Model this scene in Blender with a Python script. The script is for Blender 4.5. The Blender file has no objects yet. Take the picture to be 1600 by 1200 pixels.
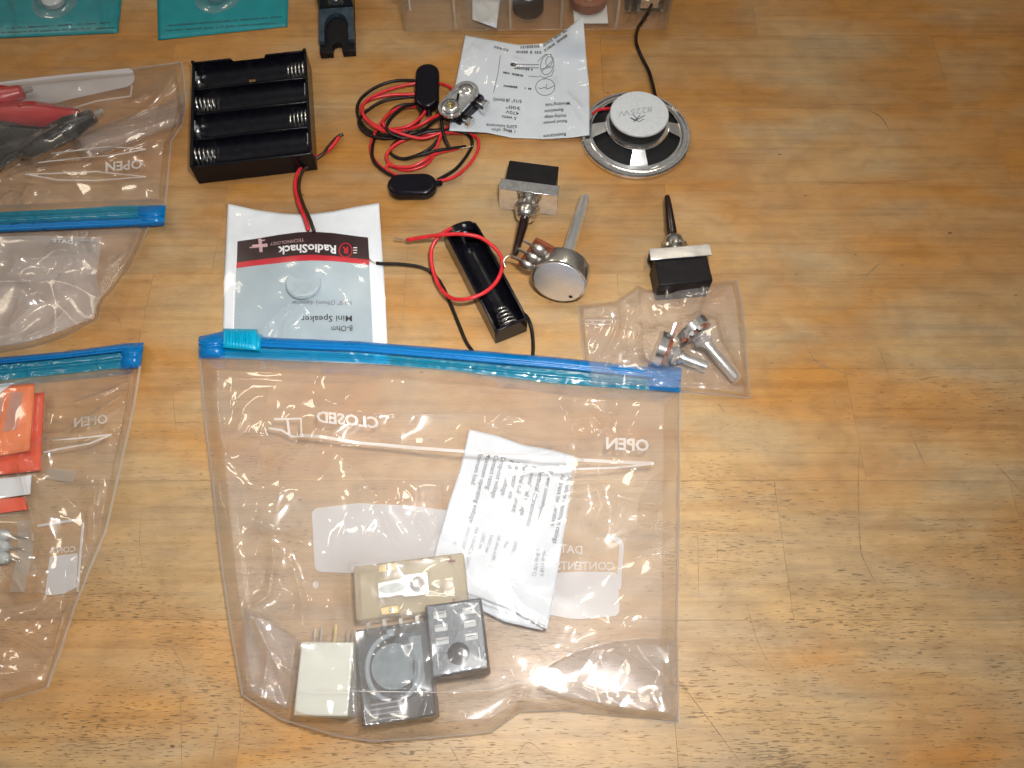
import bpy, bmesh, math, random
import numpy as np
from mathutils import Vector, Matrix

# ------------------------------------------------------------------ camera, world, lamps, exposure
S = 0.01                                   # everything below is written in centimetres
F = 28 / 36 * 1600                         # focal length in photograph pixels
TH = math.radians(65.0)                    # the camera looks 65 degrees down
H = 28.8                                   # camera height above the table
CT, ST = math.cos(TH), math.sin(TH)
scene = bpy.context.scene
COL = scene.collection

cam_d = bpy.data.cameras.new('camera')
cam_d.lens = 28; cam_d.sensor_width = 36; cam_d.sensor_fit = 'HORIZONTAL'
cam_d.clip_start = 0.01; cam_d.clip_end = 20
cam = bpy.data.objects.new('camera', cam_d); COL.objects.link(cam)
cam.location = (0, 0, H * S); cam.rotation_euler = (math.pi / 2 - TH, 0, 0)
scene.camera = cam

world = bpy.data.worlds.new('World'); scene.world = world
world.use_nodes = True
wn = world.node_tree
bg = wn.nodes['Background']
bg.inputs['Color'].default_value = (1.0, 0.94, 0.87, 1)
bg.inputs['Strength'].default_value = 0.32
# a plain room: pale ceiling above, darker walls around
w_tc = wn.nodes.new('ShaderNodeTexCoord'); w_sep = wn.nodes.new('ShaderNodeSeparateXYZ'); w_r = wn.nodes.new('ShaderNodeValToRGB')
wn.links.new(w_tc.outputs['Generated'], w_sep.inputs[0]); wn.links.new(w_sep.outputs[2], w_r.inputs[0]); wn.links.new(w_r.outputs[0], bg.inputs['Color'])
w_r.color_ramp.elements[0].position = 0.45; w_r.color_ramp.elements[0].color = (0.26, 0.22, 0.19, 1)
w_r.color_ramp.elements[1].position = 0.66; w_r.color_ramp.elements[1].color = (1.0, 0.94, 0.86, 1)

def lamp(name, loc, target, size, power, color):
    d = bpy.data.lights.new(name, 'AREA'); d.shape = 'RECTANGLE'
    d.size, d.size_y = size; d.energy = power; d.color = color
    o = bpy.data.objects.new(name, d); COL.objects.link(o)
    o.location = loc
    o.rotation_euler = (Vector(target) - Vector(loc)).to_track_quat('-Z', 'Y').to_euler()
    return o
# the camera's own flash, just above the lens, ceiling lamps of the room, and two small lamps added for glints
fl = lamp('camera_flash', (0.026, 0.046, 0.310), (-0.035, 0.115, 0.0), (0.030, 0.018), 0.76, (1.0, 0.99, 0.97))
fl.data.spread = math.radians(115)
lamp('ceiling_and_glint_lamp', (0.10, 0.60, 1.75), (0.1, 0.60, 0), (0.50, 0.22), 6.2, (1.0, 0.88, 0.70))
lamp('ceiling_and_glint_lamp', (-1.30, 1.15, 1.75), (-1.0, 0.7, 0), (0.42, 0.24), 5.6, (1.0, 0.86, 0.66))
lamp('ceiling_and_glint_lamp', (0.45, 1.12, 1.75), (0.3, 0.7, 0), (0.20, 0.14), 2.0, (1.0, 0.88, 0.70))
lamp('ceiling_and_glint_lamp', (-1.25, 0.35, 1.55), (0, 0.15, 0), (0.14, 0.14), 1.5, (1.0, 0.90, 0.74))  # small added lamp, only to draw glints along the film creases
lamp('ceiling_and_glint_lamp', (1.05, -0.15, 1.75), (0, 0.15, 0), (0.14, 0.14), 1.2, (1.0, 0.90, 0.74))  # its added partner on the other side, also for crease glints

scene.view_settings.view_transform = 'Standard'
scene.view_settings.look = 'None'
scene.view_settings.gamma = 1
scene.view_settings.use_curve_mapping = False
scene.view_settings.exposure = -0.50
scene.render.engine = 'CYCLES'
cy = scene.cycles
cy.max_bounces = 6; cy.transparent_max_bounces = 24; cy.glossy_bounces = 3; cy.diffuse_bounces = 2
cy.transmission_bounces = 6; cy.caustics_reflective = False; cy.caustics_refractive = False
cy.sample_clamp_indirect = 6.0
cy.use_denoising = True
cy.use_adaptive_sampling = True; cy.adaptive_threshold = 0.05; cy.adaptive_min_samples = 24

rnd = random.Random(7)
# ------------------------------------------------------------------ pixel of the photograph -> point on a plane of height z (cm)
def AT(px, py, z=0.0):
    px, py, z = np.broadcast_arrays(np.asarray(px, float), np.asarray(py, float), np.asarray(z, float))
    X = (px - 800) / F; Y = (600 - py) / F
    dy = CT + Y * ST; dz = -ST + Y * CT
    t = (z - H) / dz
    return np.stack([X * t, dy * t, z], axis=-1)
def at(px, py, z=0.0): return Vector([float(a) for a in AT(px, py, z)])
def heading(p, q, z=0.0):
    a, b = at(*p, z), at(*q, z); return math.atan2(b.y - a.y, b.x - a.x)

# ------------------------------------------------------------------ node helper and materials
def nodes(name):
    m = bpy.data.materials.new(name); m.use_nodes = True
    nt = m.node_tree; nt.nodes.clear()
    def N(t, props=None, **inp):
        n = nt.nodes.new(t)
        for k, v in (props or {}).items(): setattr(n, k, v)
        for k, v in inp.items():
            key = k.replace('_', ' ')
            s = n.inputs[int(k[1:])] if k[0] == 'i' and k[1:].isdigit() else n.inputs[key]
            if isinstance(v, bpy.types.NodeSocket): nt.links.new(v, s)
            elif isinstance(v, bpy.types.Node): nt.links.new(v.outputs[0], s)
            else: s.default_value = v
        return n
    return m, nt, N
def ramp(N, fac, stops, interp='LINEAR'):
    r = N('ShaderNodeValToRGB', Fac=fac); cr = r.color_ramp; cr.interpolation = interp
    while len(cr.elements) < len(stops): cr.elements.new(0.5)
    for e, (p, c) in zip(cr.elements, stops):
        e.position = p; e.color = (c, c, c, 1) if isinstance(c, (int, float)) else (*c, 1)
    return r
def mixc(N, fac, a, b, blend='MIX'):
    n = N('ShaderNodeMix', {'data_type': 'RGBA', 'blend_type': blend})
    nt = n.id_data
    for s, v in ((n.inputs[0], fac), (n.inputs[6], a), (n.inputs[7], b)):
        if isinstance(v, bpy.types.NodeSocket): nt.links.new(v, s)
        elif isinstance(v, bpy.types.Node): nt.links.new(v.outputs[0], s)
        elif isinstance(v, (int, float)): s.default_value = v
        else: s.default_value = (*v, 1)
    return n.outputs[2]
def math_(N, op, a, b=0.0, clamp=False):
    return N('ShaderNodeMath', {'operation': op, 'use_clamp': clamp}, i0=a, i1=b).outputs[0]

M = {}
def mat(name, col, rough=0.5, metal=0.0, var=0.12, scale=400, bump=0.0, bscale=1500, spec=0.5, coat=0.0, sss=0.0, dirt=None):
    m, nt, N = nodes(name)
    geo = N('ShaderNodeTexCoord')
    nz = N('ShaderNodeTexNoise', Vector=geo.outputs['Object'], Scale=scale, Detail=4.0)
    f = ramp(N, nz.outputs[0], [(0.3, 1 - var), (0.7, 1 + var)])
    c = mixc(N, 1.0, col, f, 'MULTIPLY')
    if dirt:
        dn = N('ShaderNodeTexNoise', Vector=geo.outputs['Object'], Scale=dirt[1], Detail=6.0)
        c = mixc(N, ramp(N, dn.outputs[0], [(0.5, 0), (0.72, dirt[2])]).outputs[0], c, dirt[0])
    p = N('ShaderNodeBsdfPrincipled', Base_Color=c, Metallic=metal)
    p.inputs['Specular IOR Level'].default_value = spec
    p.inputs['Coat Weight'].default_value = coat
    r = N('ShaderNodeMapRange', Value=nz.outputs[0]); r.inputs[3].default_value = rough * 0.8; r.inputs[4].default_value = min(1, rough * 1.25)
    nt.links.new(r.outputs[0], p.inputs['Roughness'])
    if sss:
        p.inputs['Subsurface Weight'].default_value = sss; p.inputs['Subsurface Radius'].default_value = (0.002, 0.002, 0.0015)
    if bump:
        bz = N('ShaderNodeTexNoise', Vector=geo.outputs['Object'], Scale=bscale, Detail=3.0)
        b = N('ShaderNodeBump', Height=bz.outputs[0], Strength=bump, Distance=0.0004)
        nt.links.new(b.outputs[0], p.inputs['Normal'])
    o = N('ShaderNodeOutputMaterial', Surface=p.outputs[0])
    M[name] = m; return m

mat('black_plastic', (0.004, 0.004, 0.007), 0.22, var=0.25, bump=0.06, spec=0.3, dirt=((0.016, 0.015, 0.016), 250, 0.3))
mat('black_satin', (0.007, 0.006, 0.008), 0.45, var=0.3, bump=0.1, spec=0.25, dirt=((0.02, 0.018, 0.018), 300, 0.3))
mat('black_vinyl', (0.004, 0.003, 0.007), 0.24, spec=0.3, var=0.2, bump=0.12, bscale=700)
mat('blue_black', (0.030, 0.050, 0.070), 0.36, var=0.3, bump=0.25, bscale=900, dirt=((0.10, 0.14, 0.18), 260, 0.5))
mat('steel', (0.74, 0.75, 0.76), 0.30, 0.90, var=0.15, bump=0.1, dirt=((0.30, 0.28, 0.25), 300, 0.4))
mat('chrome', (0.86, 0.86, 0.86), 0.15, 0.96, var=0.1, bump=0.05, dirt=((0.4, 0.38, 0.34), 300, 0.3))
mat('nickel', (0.72, 0.69, 0.64), 0.22, 0.95, var=0.1, bump=0.08, dirt=((0.35, 0.3, 0.25), 400, 0.4))
mat('brass', (0.62, 0.46, 0.20), 0.32, 1.0, var=0.15)
mat('magnet_white', (0.58, 0.61, 0.64), 0.45, 0.0, var=0.10, scale=900, bump=0.25, dirt=((0.55, 0.57, 0.60), 900, 0.6))
mat('cone_black', (0.006, 0.006, 0.007), 0.8, var=0.3, bump=0.4)
mat('paper', (0.65, 0.70, 0.76), 0.62, var=0.03, scale=150, bump=0.2, bscale=700, dirt=((0.62, 0.67, 0.74), 120, 0.5))
mat('card_white', (0.80, 0.84, 0.89), 0.40, var=0.03, scale=150, bump=0.1, dirt=((0.66, 0.70, 0.75), 90, 0.4))
mat('panel_blue', (0.37, 0.45, 0.50), 0.30, var=0.06, scale=120, bump=0.05)
mat('ink', (0.02, 0.02, 0.025), 0.6, var=0.3)
mat('ink_grey', (0.16, 0.17, 0.19), 0.6, var=0.3)
mat('ink_faint', (0.34, 0.36, 0.40), 0.6, var=0.2)
mat('band_black', (0.030, 0.012, 0.014), 0.3, var=0.2, scale=150)
mat('band_red', (0.55, 0.012, 0.03), 0.3, var=0.1, scale=150)
mat('print_white', (0.80, 0.80, 0.82), 0.4, var=0.04)
mat('print_pink', (0.62, 0.40, 0.42), 0.4, var=0.2, scale=900)
mat('dark_teal_ink', (0.02, 0.10, 0.12), 0.5, var=0.3)
mat('teal_card', (0.008, 0.25, 0.29), 0.36, var=0.08, scale=120, bump=0.1, dirt=((0.02, 0.22, 0.24), 90, 0.5))
mat('wire_red', (0.62, 0.022, 0.030), 0.32, var=0.15)
mat('wire_black', (0.010, 0.007, 0.006), 0.38, var=0.3, spec=0.3)
mat('wire_brown', (0.030, 0.016, 0.008), 0.4, var=0.3)
mat('bare_wire', (0.70, 0.58, 0.45), 0.35, 1.0)
mat('relay_white', (0.60, 0.62, 0.55), 0.36, var=0.04, scale=150, sss=0.2, bump=0.05)
mat('clip_red', (0.50, 0.006, 0.012), 0.30, var=0.12, scale=200, bump=0.1)
mat('clip_black', (0.007, 0.009, 0.009), 0.28, spec=0.35, var=0.3, bump=0.1)
mat('orange_card', (0.90, 0.19, 0.04), 0.42, var=0.08, scale=100, dirt=((0.8, 0.28, 0.12), 70, 0.5))
mat('red_card', (0.78, 0.085, 0.028), 0.42, var=0.08, scale=100)
mat('phenolic', (0.20, 0.05, 0.018), 0.45, var=0.25)
mat('solder', (0.50, 0.47, 0.43), 0.38, 1.0, var=0.15, bump=0.2)
mat('coil_grey', (0.46, 0.50, 0.50), 0.45, var=0.15)
mat('plastic_blue', (0.0, 0.165, 0.47), 0.28, var=0.08, scale=120, bump=0.08, bscale=600)
mat('slider_cyan', (0.0, 0.37, 0.60), 0.30, var=0.05, sss=0.1)
mat('lever_brown', (0.016, 0.007, 0.006), 0.18, var=0.3, coat=0.3)
mat('groove_dirt', (0.055, 0.036, 0.018), 0.8, var=0.4, scale=800)
mat('tin', (0.88, 0.89, 0.88), 0.30, 0.80, var=0.04)
mat('panel_light', (0.40, 0.48, 0.53), 0.35, var=0.06)
mat('scratch_brown', (0.28, 0.19, 0.105), 0.8, var=0.35, scale=900)

# clear and tinted plastics: thin sheets
def film(name, tint=(0.985, 0.975, 0.965), veil=0.06, veilcol=(0.86, 0.82, 0.82), rough=0.06, f0=0.07, cap=0.45):
    m, nt, N = nodes(name)
    g1 = N('ShaderNodeBsdfGlossy', Roughness=rough); g2 = N('ShaderNodeBsdfGlossy', Roughness=0.24)
    g = N('ShaderNodeMixShader', i0=0.35, i1=g1.outputs[0], i2=g2.outputs[0])
    d = N('ShaderNodeBsdfDiffuse', Color=(*veilcol, 1)); tl = N('ShaderNodeBsdfTranslucent', Color=(*veilcol, 1))
    dd = N('ShaderNodeMixShader', i0=0.4, i1=d.outputs[0], i2=tl.outputs[0])
    t = N('ShaderNodeBsdfTransparent', Color=(*tint, 1))
    lw = N('ShaderNodeLayerWeight', Blend=0.5)
    fac = math_(N, 'MINIMUM', math_(N, 'ADD', math_(N, 'MULTIPLY', math_(N, 'POWER', lw.outputs['Facing'], 4.0), 0.9), f0), cap)
    a = N('ShaderNodeMixShader', i0=veil, i1=t.outputs[0], i2=dd.outputs[0])
    o = N('ShaderNodeMixShader', i0=fac, i1=a.outputs[0], i2=g.outputs[0])
    N('ShaderNodeOutputMaterial', Surface=o.outputs[0])
    M[name] = m; return m
film('bag_film', tint=(0.995, 0.985, 0.98), veil=0.17, veilcol=(1.0, 0.96, 0.95), f0=0.085)
film('bag_film_clear', tint=(1, 0.99, 0.985), veil=0.06, veilcol=(1.0, 0.96, 0.95), f0=0.085)
film('bag_film_back', tint=(0.995, 0.985, 0.98), veil=0.05, veilcol=(1.0, 0.96, 0.95), f0=0.02)
film('bag_film_milky', veil=0.45, veilcol=(0.92, 0.90, 0.92), f0=0.09)
film('sleeve_film', tint=(1, 1, 1), veil=0.01, f0=0.05, rough=0.07)
film('zip_film', tint=(0.15, 0.70, 0.95), veil=0.50, veilcol=(0.0, 0.42, 0.78), rough=0.12, f0=0.08)
film('clear_box', tint=(1, 0.99, 0.97), veil=0.05, veilcol=(0.85, 0.78, 0.70), rough=0.06, f0=0.05)
film('blister', tint=(0.95, 0.98, 0.98), veil=0.14, rough=0.06, f0=0.07)
film('print_panel', tint=(0.92, 0.93, 0.96), veil=0.80, veilcol=(0.90, 0.92, 0.97), rough=0.3, f0=0.04)
film('print_line', tint=(0.95, 0.95, 0.96), veil=0.72, veilcol=(0.97, 0.95, 0.95), rough=0.3, f0=0.04)
film('smoked', tint=(0.60, 0.66, 0.70), veil=0.10, veilcol=(0.06, 0.085, 0.10), rough=0.10, f0=0.05)
film('amber', tint=(0.92, 0.84, 0.66), veil=0.50, veilcol=(0.72, 0.60, 0.41), rough=0.10, f0=0.05)
film('seam', tint=(0.93, 0.90, 0.87), veil=0.36, veilcol=(0.95, 0.90, 0.87), rough=0.15, f0=0.10)
film('edge_print', tint=(0.95, 0.93, 0.9), veil=0.45, veilcol=(0.95, 0.88, 0.78), rough=0.2, f0=0.08)
film('box_edge', tint=(1, 0.98, 0.95), veil=0.5, veilcol=(1.0, 0.93, 0.84), rough=0.1, f0=0.1)
film('fold_and_glare_film', tint=(0.99, 0.98, 0.98), veil=0.24, veilcol=(0.95, 0.93, 0.95), rough=0.07, f0=0.11)  # pale veil paints sheen on the corner layers and a glare band
film('tape', tint=(0.90, 0.89, 0.86), veil=0.35, veilcol=(0.72, 0.70, 0.66), rough=0.3, f0=0.04)

# worn butcher-block wood
def wood():
    m, nt, N = nodes('worn_wood')
    geo = N('ShaderNodeNewGeometry'); oi = N('ShaderNodeObjectInfo')
    cmv = N('ShaderNodeVectorMath', {'operation': 'SCALE'}, i0=geo.outputs['Position']); cmv.inputs['Scale'].default_value = 100
    off = N('ShaderNodeVectorMath', {'operation': 'SCALE'}, i0=(13.7, 7.1, 3.3)); nt.links.new(oi.outputs['Random'], off.inputs['Scale'])
    off2 = N('ShaderNodeVectorMath', {'operation': 'SCALE'}, i0=off.outputs[0]); off2.inputs['Scale'].default_value = 9
    P = N('ShaderNodeVectorMath', {'operation': 'ADD'}, i0=cmv.outputs[0], i1=off2.outputs[0])
    def noise(v, sx, sy, sc, det=4.0, dist=0.0, rot=0.0):
        mp = N('ShaderNodeMapping', Vector=v); mp.inputs['Scale'].default_value = (sx, sy, 1); mp.inputs['Rotation'].default_value = (0, 0, rot)
        return N('ShaderNodeTexNoise', Vector=mp.outputs[0], Scale=sc, Detail=det, Distortion=dist).outputs[0]
    W = cmv.outputs[0]; L = P.outputs[0]
    sep = N('ShaderNodeSeparateXYZ', Vector=W)
    # varnish that survives: amber islands; more of it towards the far side of the table
    var = noise(W, 0.5, 1.1, 0.22, 5.0, 0.6)
    far = N('ShaderNodeMapRange', Value=sep.outputs[1]); far.inputs[1].default_value = 8; far.inputs[2].default_value = 30; far.inputs[3].default_value = -0.07; far.inputs[4].default_value = 0.12
    vmask = ramp(N, math_(N, 'ADD', var, far.outputs[0]), [(0.40, 0), (0.66, 1)]).outputs[0]
    pale = mixc(N, ramp(N, noise(W, 0.35, 1.3, 0.6, 4.0, 0.4), [(0.35, 0), (0.65, 1)]).outputs[0], (0.48, 0.312, 0.142), (0.41, 0.295, 0.170))
    amber = mixc(N, ramp(N, noise(L, 0.3, 1.0, 0.7, 4.0), [(0.35, 0), (0.65, 1)]).outputs[0], (0.46, 0.215, 0.046), (0.40, 0.205, 0.068))
    c = mixc(N, vmask, pale, amber)
    tone = N('ShaderNodeMapRange', Value=oi.outputs['Random']); tone.inputs[3].default_value = 0.88; tone.inputs[4].default_value = 1.10
    c = mixc(N, 1.0, c, ramp(N, oi.outputs['Random'], [(0, (0.90, 0.88, 0.86)), (0.5, (1.02, 1.0, 0.97)), (1, (1.08, 1.04, 1.0))]), 'MULTIPLY')
    # growth streaks
    st = noise(L, 0.10, 2.6, 1.6, 5.0, 0.5)
    c = mixc(N, 1.0, c, ramp(N, st, [(0.28, (0.86, 0.81, 0.76)), (0.5, (1, 1, 1)), (0.72, (1.08, 1.06, 1.03))]), 'MULTIPLY')
    blot = noise(W, 0.7, 1, 1.2, 5.0, 0.5)
    c = mixc(N, 1.0, c, ramp(N, blot, [(0.3, (0.86, 0.85, 0.83)), (0.6, (1.04, 1.04, 1.03))]), 'MULTIPLY')
    fine = noise(L, 0.8, 9.0, 3.0, 3.0)
    c = mixc(N, 1.0, c, ramp(N, fine, [(0.3, 0.90), (0.7, 1.06)]), 'MULTIPLY')
    # open pores filled with dirt: short dark dashes along the grain
    pr = noise(L, 1.0, 8.5, 3.0, 2.0, 0.15, 0.035)
    pz = noise(W, 0.5, 1.0, 0.35, 3.0, 0.3)
    near = N('ShaderNodeMapRange', Value=sep.outputs[1]); near.inputs[1].default_value = 2; near.inputs[2].default_value = 24; near.inputs[3].default_value = 0.075; near.inputs[4].default_value = -0.055
    pm = math_(N, 'ADD', pr, math_(N, 'ADD', near.outputs[0], math_(N, 'MULTIPLY', math_(N, 'SUBTRACT', pz, 0.5), 0.32)))
    pore = ramp(N, pm, [(0.682, 0), (0.735, 0.66)]).outputs[0]
    c = mixc(N, pore, c, (0.085, 0.060, 0.032))
    # specks and nicks
    vo = N('ShaderNodeTexVoronoi', {'feature': 'F1'}, Vector=N('ShaderNodeMapping', Vector=W, Scale=(0.6, 1.0, 1)).outputs[0], Scale=0.9)
    sp = ramp(N, math_(N, 'ADD', vo.outputs['Distance'], math_(N, 'MULTIPLY', noise(W, 1, 1, 6.0), 0.10)), [(0.085, 0.8), (0.105, 0)]).outputs[0]
    sp = math_(N, 'MULTIPLY', sp, ramp(N, pz, [(0.45, 0), (0.55, 1)]).outputs[0])
    c = mixc(N, sp, c, (0.09, 0.05, 0.025))
    # fine knife scratches across the grain
    scr = noise(W, 7.0, 0.16, 1.0, 1.0, 0.25, 0.02)
    scm = math_(N, 'MULTIPLY', ramp(N, scr, [(0.72, 0), (0.78, 0.16)]).outputs[0], ramp(N, noise(W, 0.6, 0.6, 0.4), [(0.45, 0), (0.6, 1)]).outputs[0])
    c = mixc(N, scm, c, (0.17, 0.115, 0.06))
    rg = N('ShaderNodeMapRange', Value=vmask); rg.inputs[3].default_value = 0.46; rg.inputs[4].default_value = 0.36
    hgt = math_(N, 'SUBTRACT', math_(N, 'MULTIPLY', fine, 0.25), pore)
    b = N('ShaderNodeBump', Height=hgt, Strength=0.35, Distance=0.0003)
    p = N('ShaderNodeBsdfPrincipled', Base_Color=c, Roughness=rg.outputs[0], Normal=b.outputs[0])
    p.inputs['Specular IOR Level'].default_value = 0.5
    N('ShaderNodeOutputMaterial', Surface=p.outputs[0])
    M['wood'] = m
wood()

# ------------------------------------------------------------------ mesh helper (centimetres)
def catmull(pts, n=8, closed=False):
    P = [np.array(p, float) for p in pts]
    Q = [2 * P[0] - P[1]] + P + [2 * P[-1] - P[-2]]
    out = []
    for i in range(1, len(Q) - 2):
        a, b, c, d = Q[i - 1:i + 3]
        for k in range(n):
            t = k / n
            out.append(0.5 * ((2 * b) + (c - a) * t + (2 * a - 5 * b + 4 * c - d) * t * t + (3 * b - a - 3 * c + d) * t ** 3))
    out.append(P[-1]); return out

class MB:
    def __init__(s): s.v = []; s.f = []
    def add(s, v, f):
        k = len(s.v); s.v += [tuple(float(a) for a in p) for p in v]; s.f += [tuple(i + k for i in q) for q in f]; return s
    def box(s, c, d, R=None):
        x, y, z = [a / 2 for a in d]
        V = [Vector((i * x, j * y, k * z)) for k in (-1, 1) for j in (-1, 1) for i in (-1, 1)]
        if R is not None: V = [R @ p for p in V]
        V = [p + Vector(c) for p in V]
        return s.add(V, [(0, 2, 3, 1), (4, 5, 7, 6), (0, 1, 5, 4), (2, 6, 7, 3), (0, 4, 6, 2), (1, 3, 7, 5)])
    def cyl(s, p0, p1, r0, r1=None, n=20, cap=True):
        return s.turn(p0, p1, [(0, r0), (1, r0 if r1 is None else r1)], n, cap)
    def turn(s, p0, p1, prof, n=24, cap=True, squash=None):
        """profile (t along p0-p1, radius) turned about the line p0-p1"""
        p0, p1 = Vector(p0), Vector(p1); ax = p1 - p0; q = ax.normalized().to_track_quat('Z', 'Y')
        u, w = q @ Vector((1, 0, 0)), q @ Vector((0, 1, 0))
        V = []
        for t, r in prof:
            c = p0 + ax * t
            for k in range(n):
                a = 2 * math.pi * k / n
                V.append(c + u * (r * math.cos(a)) + w * (r * math.sin(a)))
        m = len(prof)
        Fc = [(i * n + k, i * n + (k + 1) % n, (i + 1) * n + (k + 1) % n, (i + 1) * n + k) for i in range(m - 1) for k in range(n)]
        if cap:
            Fc.append(tuple(range(n))[::-1]); Fc.append(tuple((m - 1) * n + k for k in range(n)))
        return s.add(V, Fc)
    def lathe(s, c, prof, n=32, cap=True):
        """profile of (radius, z)"""
        V = [(c[0] + r * math.cos(2 * math.pi * k / n), c[1] + r * math.sin(2 * math.pi * k / n), c[2] + z) for r, z in prof for k in range(n)]
        m = len(prof)
        Fc = [(i * n + k, i * n + (k + 1) % n, (i + 1) * n + (k + 1) % n, (i + 1) * n + k) for i in range(m - 1) for k in range(n)]
        if cap: Fc.append(tuple((m - 1) * n + k for k in range(n)))
        return s.add(V, Fc)
    def tube(s, pts, r, n=8, taper=None):
        P = [Vector([float(a) for a in p]) for p in pts]
        up = Vector((0.13, 0.21, 0.97)); V = []
        for i, p in enumerate(P):
            t = (P[min(i + 1, len(P) - 1)] - P[max(i - 1, 0)]).normalized()
            a = t.cross(up)
            if a.length < 1e-4: a = t.cross(Vector((1, 0, 0)))
            a.normalize(); b = a.cross(t); up = b
            rr = r if taper is None else r * taper(i / (len(P) - 1))
            for k in range(n):
                w = 2 * math.pi * k / n; V.append(p + a * (rr * math.cos(w)) + b * (rr * math.sin(w)))
        m = len(P)
        Fc = [(i * n + k, i * n + (k + 1) % n, (i + 1) * n + (k + 1) % n, (i + 1) * n + k) for i in range(m - 1) for k in range(n)]
        Fc += [tuple(range(n))[::-1], tuple((m - 1) * n + k for k in range(n))]
        return s.add(V, Fc)
    def prism(s, poly, z0, z1):
        n = len(poly)
        V = [(x, y, z0) for x, y in poly] + [(x, y, z1) for x, y in poly]
        return s.add(V, [tuple(range(n))[::-1], tuple(range(n, 2 * n))] + [(i, (i + 1) % n, n + (i + 1) % n, n + i) for i in range(n)])
    def grid(s, P, drop=None):
        """P: array (rows, cols, 3)"""
        r, c = P.shape[:2]; k = len(s.v)
        s.v += [tuple(map(float, p)) for p in P.reshape(-1, 3)]
        for i in range(r - 1):
            for j in range(c - 1):
                if drop is not None and drop[i, j]: continue
                s.f.append((k + i * c + j, k + (i + 1) * c + j, k + (i + 1) * c + j + 1, k + i * c + j + 1))
        return s
    def build(s, name, m, parent=None, smooth=40, bevel=0.0, world=False, seg=2):
        me = bpy.data.meshes.new(name)
        o0 = np.zeros(3)
        if world and parent is not None:
            q = parent
            while q is not None: o0 = o0 + np.array(q.location) / S; q = q.parent
        V = (np.array(s.v, float) - o0) * S
        me.from_pydata([tuple(p) for p in V], [], s.f); me.update()
        bm = bmesh.new(); bm.from_mesh(me)
        if len(bm.faces) < 20000: bmesh.ops.recalc_face_normals(bm, faces=bm.faces)
        bm.to_mesh(me); bm.free()
        if smooth:
            me.polygons.foreach_set('use_smooth', [True] * len(me.polygons))
            me.set_sharp_from_angle(angle=math.radians(smooth))
        me.materials.append(M[m] if isinstance(m, str) else m)
        o = bpy.data.objects.new(name, me); COL.objects.link(o)
        if parent is not None: o.parent = parent
        if bevel:
            b = o.modifiers.new('bevel', 'BEVEL'); b.width = bevel * S; b.segments = seg; b.limit_method = 'ANGLE'; b.angle_limit = math.radians(35)
        return o

def thing(name, label, cat, loc=(0, 0, 0), rotz=0.0, group=None):
    o = bpy.data.objects.new(name, None); o.empty_display_size = 0.005; COL.objects.link(o)
    o.location = Vector([float(a) for a in loc]) * S; o.rotation_euler = (0, 0, rotz)
    return tag(o, label, cat, group)
def tag(o, label, cat, group=None):
    o['label'] = label; o['category'] = cat
    if group: o['group'] = group
    return o
def copy_tree(o, parent=None):
    c = o.copy(); COL.objects.link(c); c.parent = parent
    for ch in list(o.children): copy_tree(ch, c)
    return c

# ------------------------------------------------------------------ sheets: a patch of the table given by its outline in the photograph, with a height map
def vnoise(x, y, seed):
    r = np.random.RandomState(seed); T = r.rand(64, 64)
    xi = np.floor(x).astype(int); yi = np.floor(y).astype(int); fx = x - xi; fy = y - yi
    fx = fx * fx * (3 - 2 * fx); fy = fy * fy * (3 - 2 * fy)
    g = lambda a, b: T[a % 64, b % 64]
    return (g(xi, yi) * (1 - fx) + g(xi + 1, yi) * fx) * (1 - fy) + (g(xi, yi + 1) * (1 - fx) + g(xi + 1, yi + 1) * fx) * fy
def ridges(x, y, size, seed):
    """sharp creases: 0..1"""
    wx = vnoise(x / size * 0.7 + 9, y / size * 0.7, seed + 5) * 1.3; wy = vnoise(x / size * 0.7, y / size * 0.7 + 4, seed + 6) * 1.3
    return 1 - np.abs(2 * vnoise(x / size + wx, y / size + wy, seed) - 1)
def facets(x, y, size, seed, warp=0.55):
    """flat facets meeting in straight creases, like crumpled film: 0..1"""
    r = np.random.RandomState(seed); T = r.rand(64, 64); a = r.rand() * 3
    u = (x * math.cos(a) - y * math.sin(a)) / size; v = (x * math.sin(a) + y * math.cos(a)) / size * 0.8 + 40
    u = u + 40 + warp * 2 * (vnoise(u + 50, v, seed + 1) - 0.5); v = v + warp * 2 * (vnoise(u, v + 9, seed + 2) - 0.5)
    i = np.floor(u).astype(int); j = np.floor(v).astype(int); fx = u - i; fy = v - j
    g = lambda p, q: T[p % 64, q % 64]
    A = g(i, j) + (g(i + 1, j) - g(i, j)) * fx + (g(i, j + 1) - g(i, j)) * fy
    B = g(i + 1, j + 1) + (g(i, j + 1) - g(i + 1, j + 1)) * (1 - fx) + (g(i + 1, j) - g(i + 1, j + 1)) * (1 - fy)
    return np.where(fx + fy < 1, A, B)
def crumple(x, y, seed, k=1.0):
    m1 = np.clip(vnoise(x / 110, y / 110, seed + 20) * 2.0 - 0.5, 0.1, 1); m2 = np.clip(vnoise(x / 70, y / 70, seed + 21) * 2.4 - 0.9, 0, 1)
    return k * (0.62 * facets(x, y, 150, seed) + 0.42 * facets(x, y, 62, seed + 3) * m1 ** 2 + 0.22 * facets(x, y, 26, seed + 6) * m2)
def resample(poly, n):
    P = np.array(poly, float); d = np.r_[0, np.cumsum(np.hypot(*np.diff(P, axis=0).T))]; t = np.linspace(0, d[-1], n)
    return np.stack([np.interp(t, d, P[:, 0]), np.interp(t, d, P[:, 1])], 1)
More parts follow.
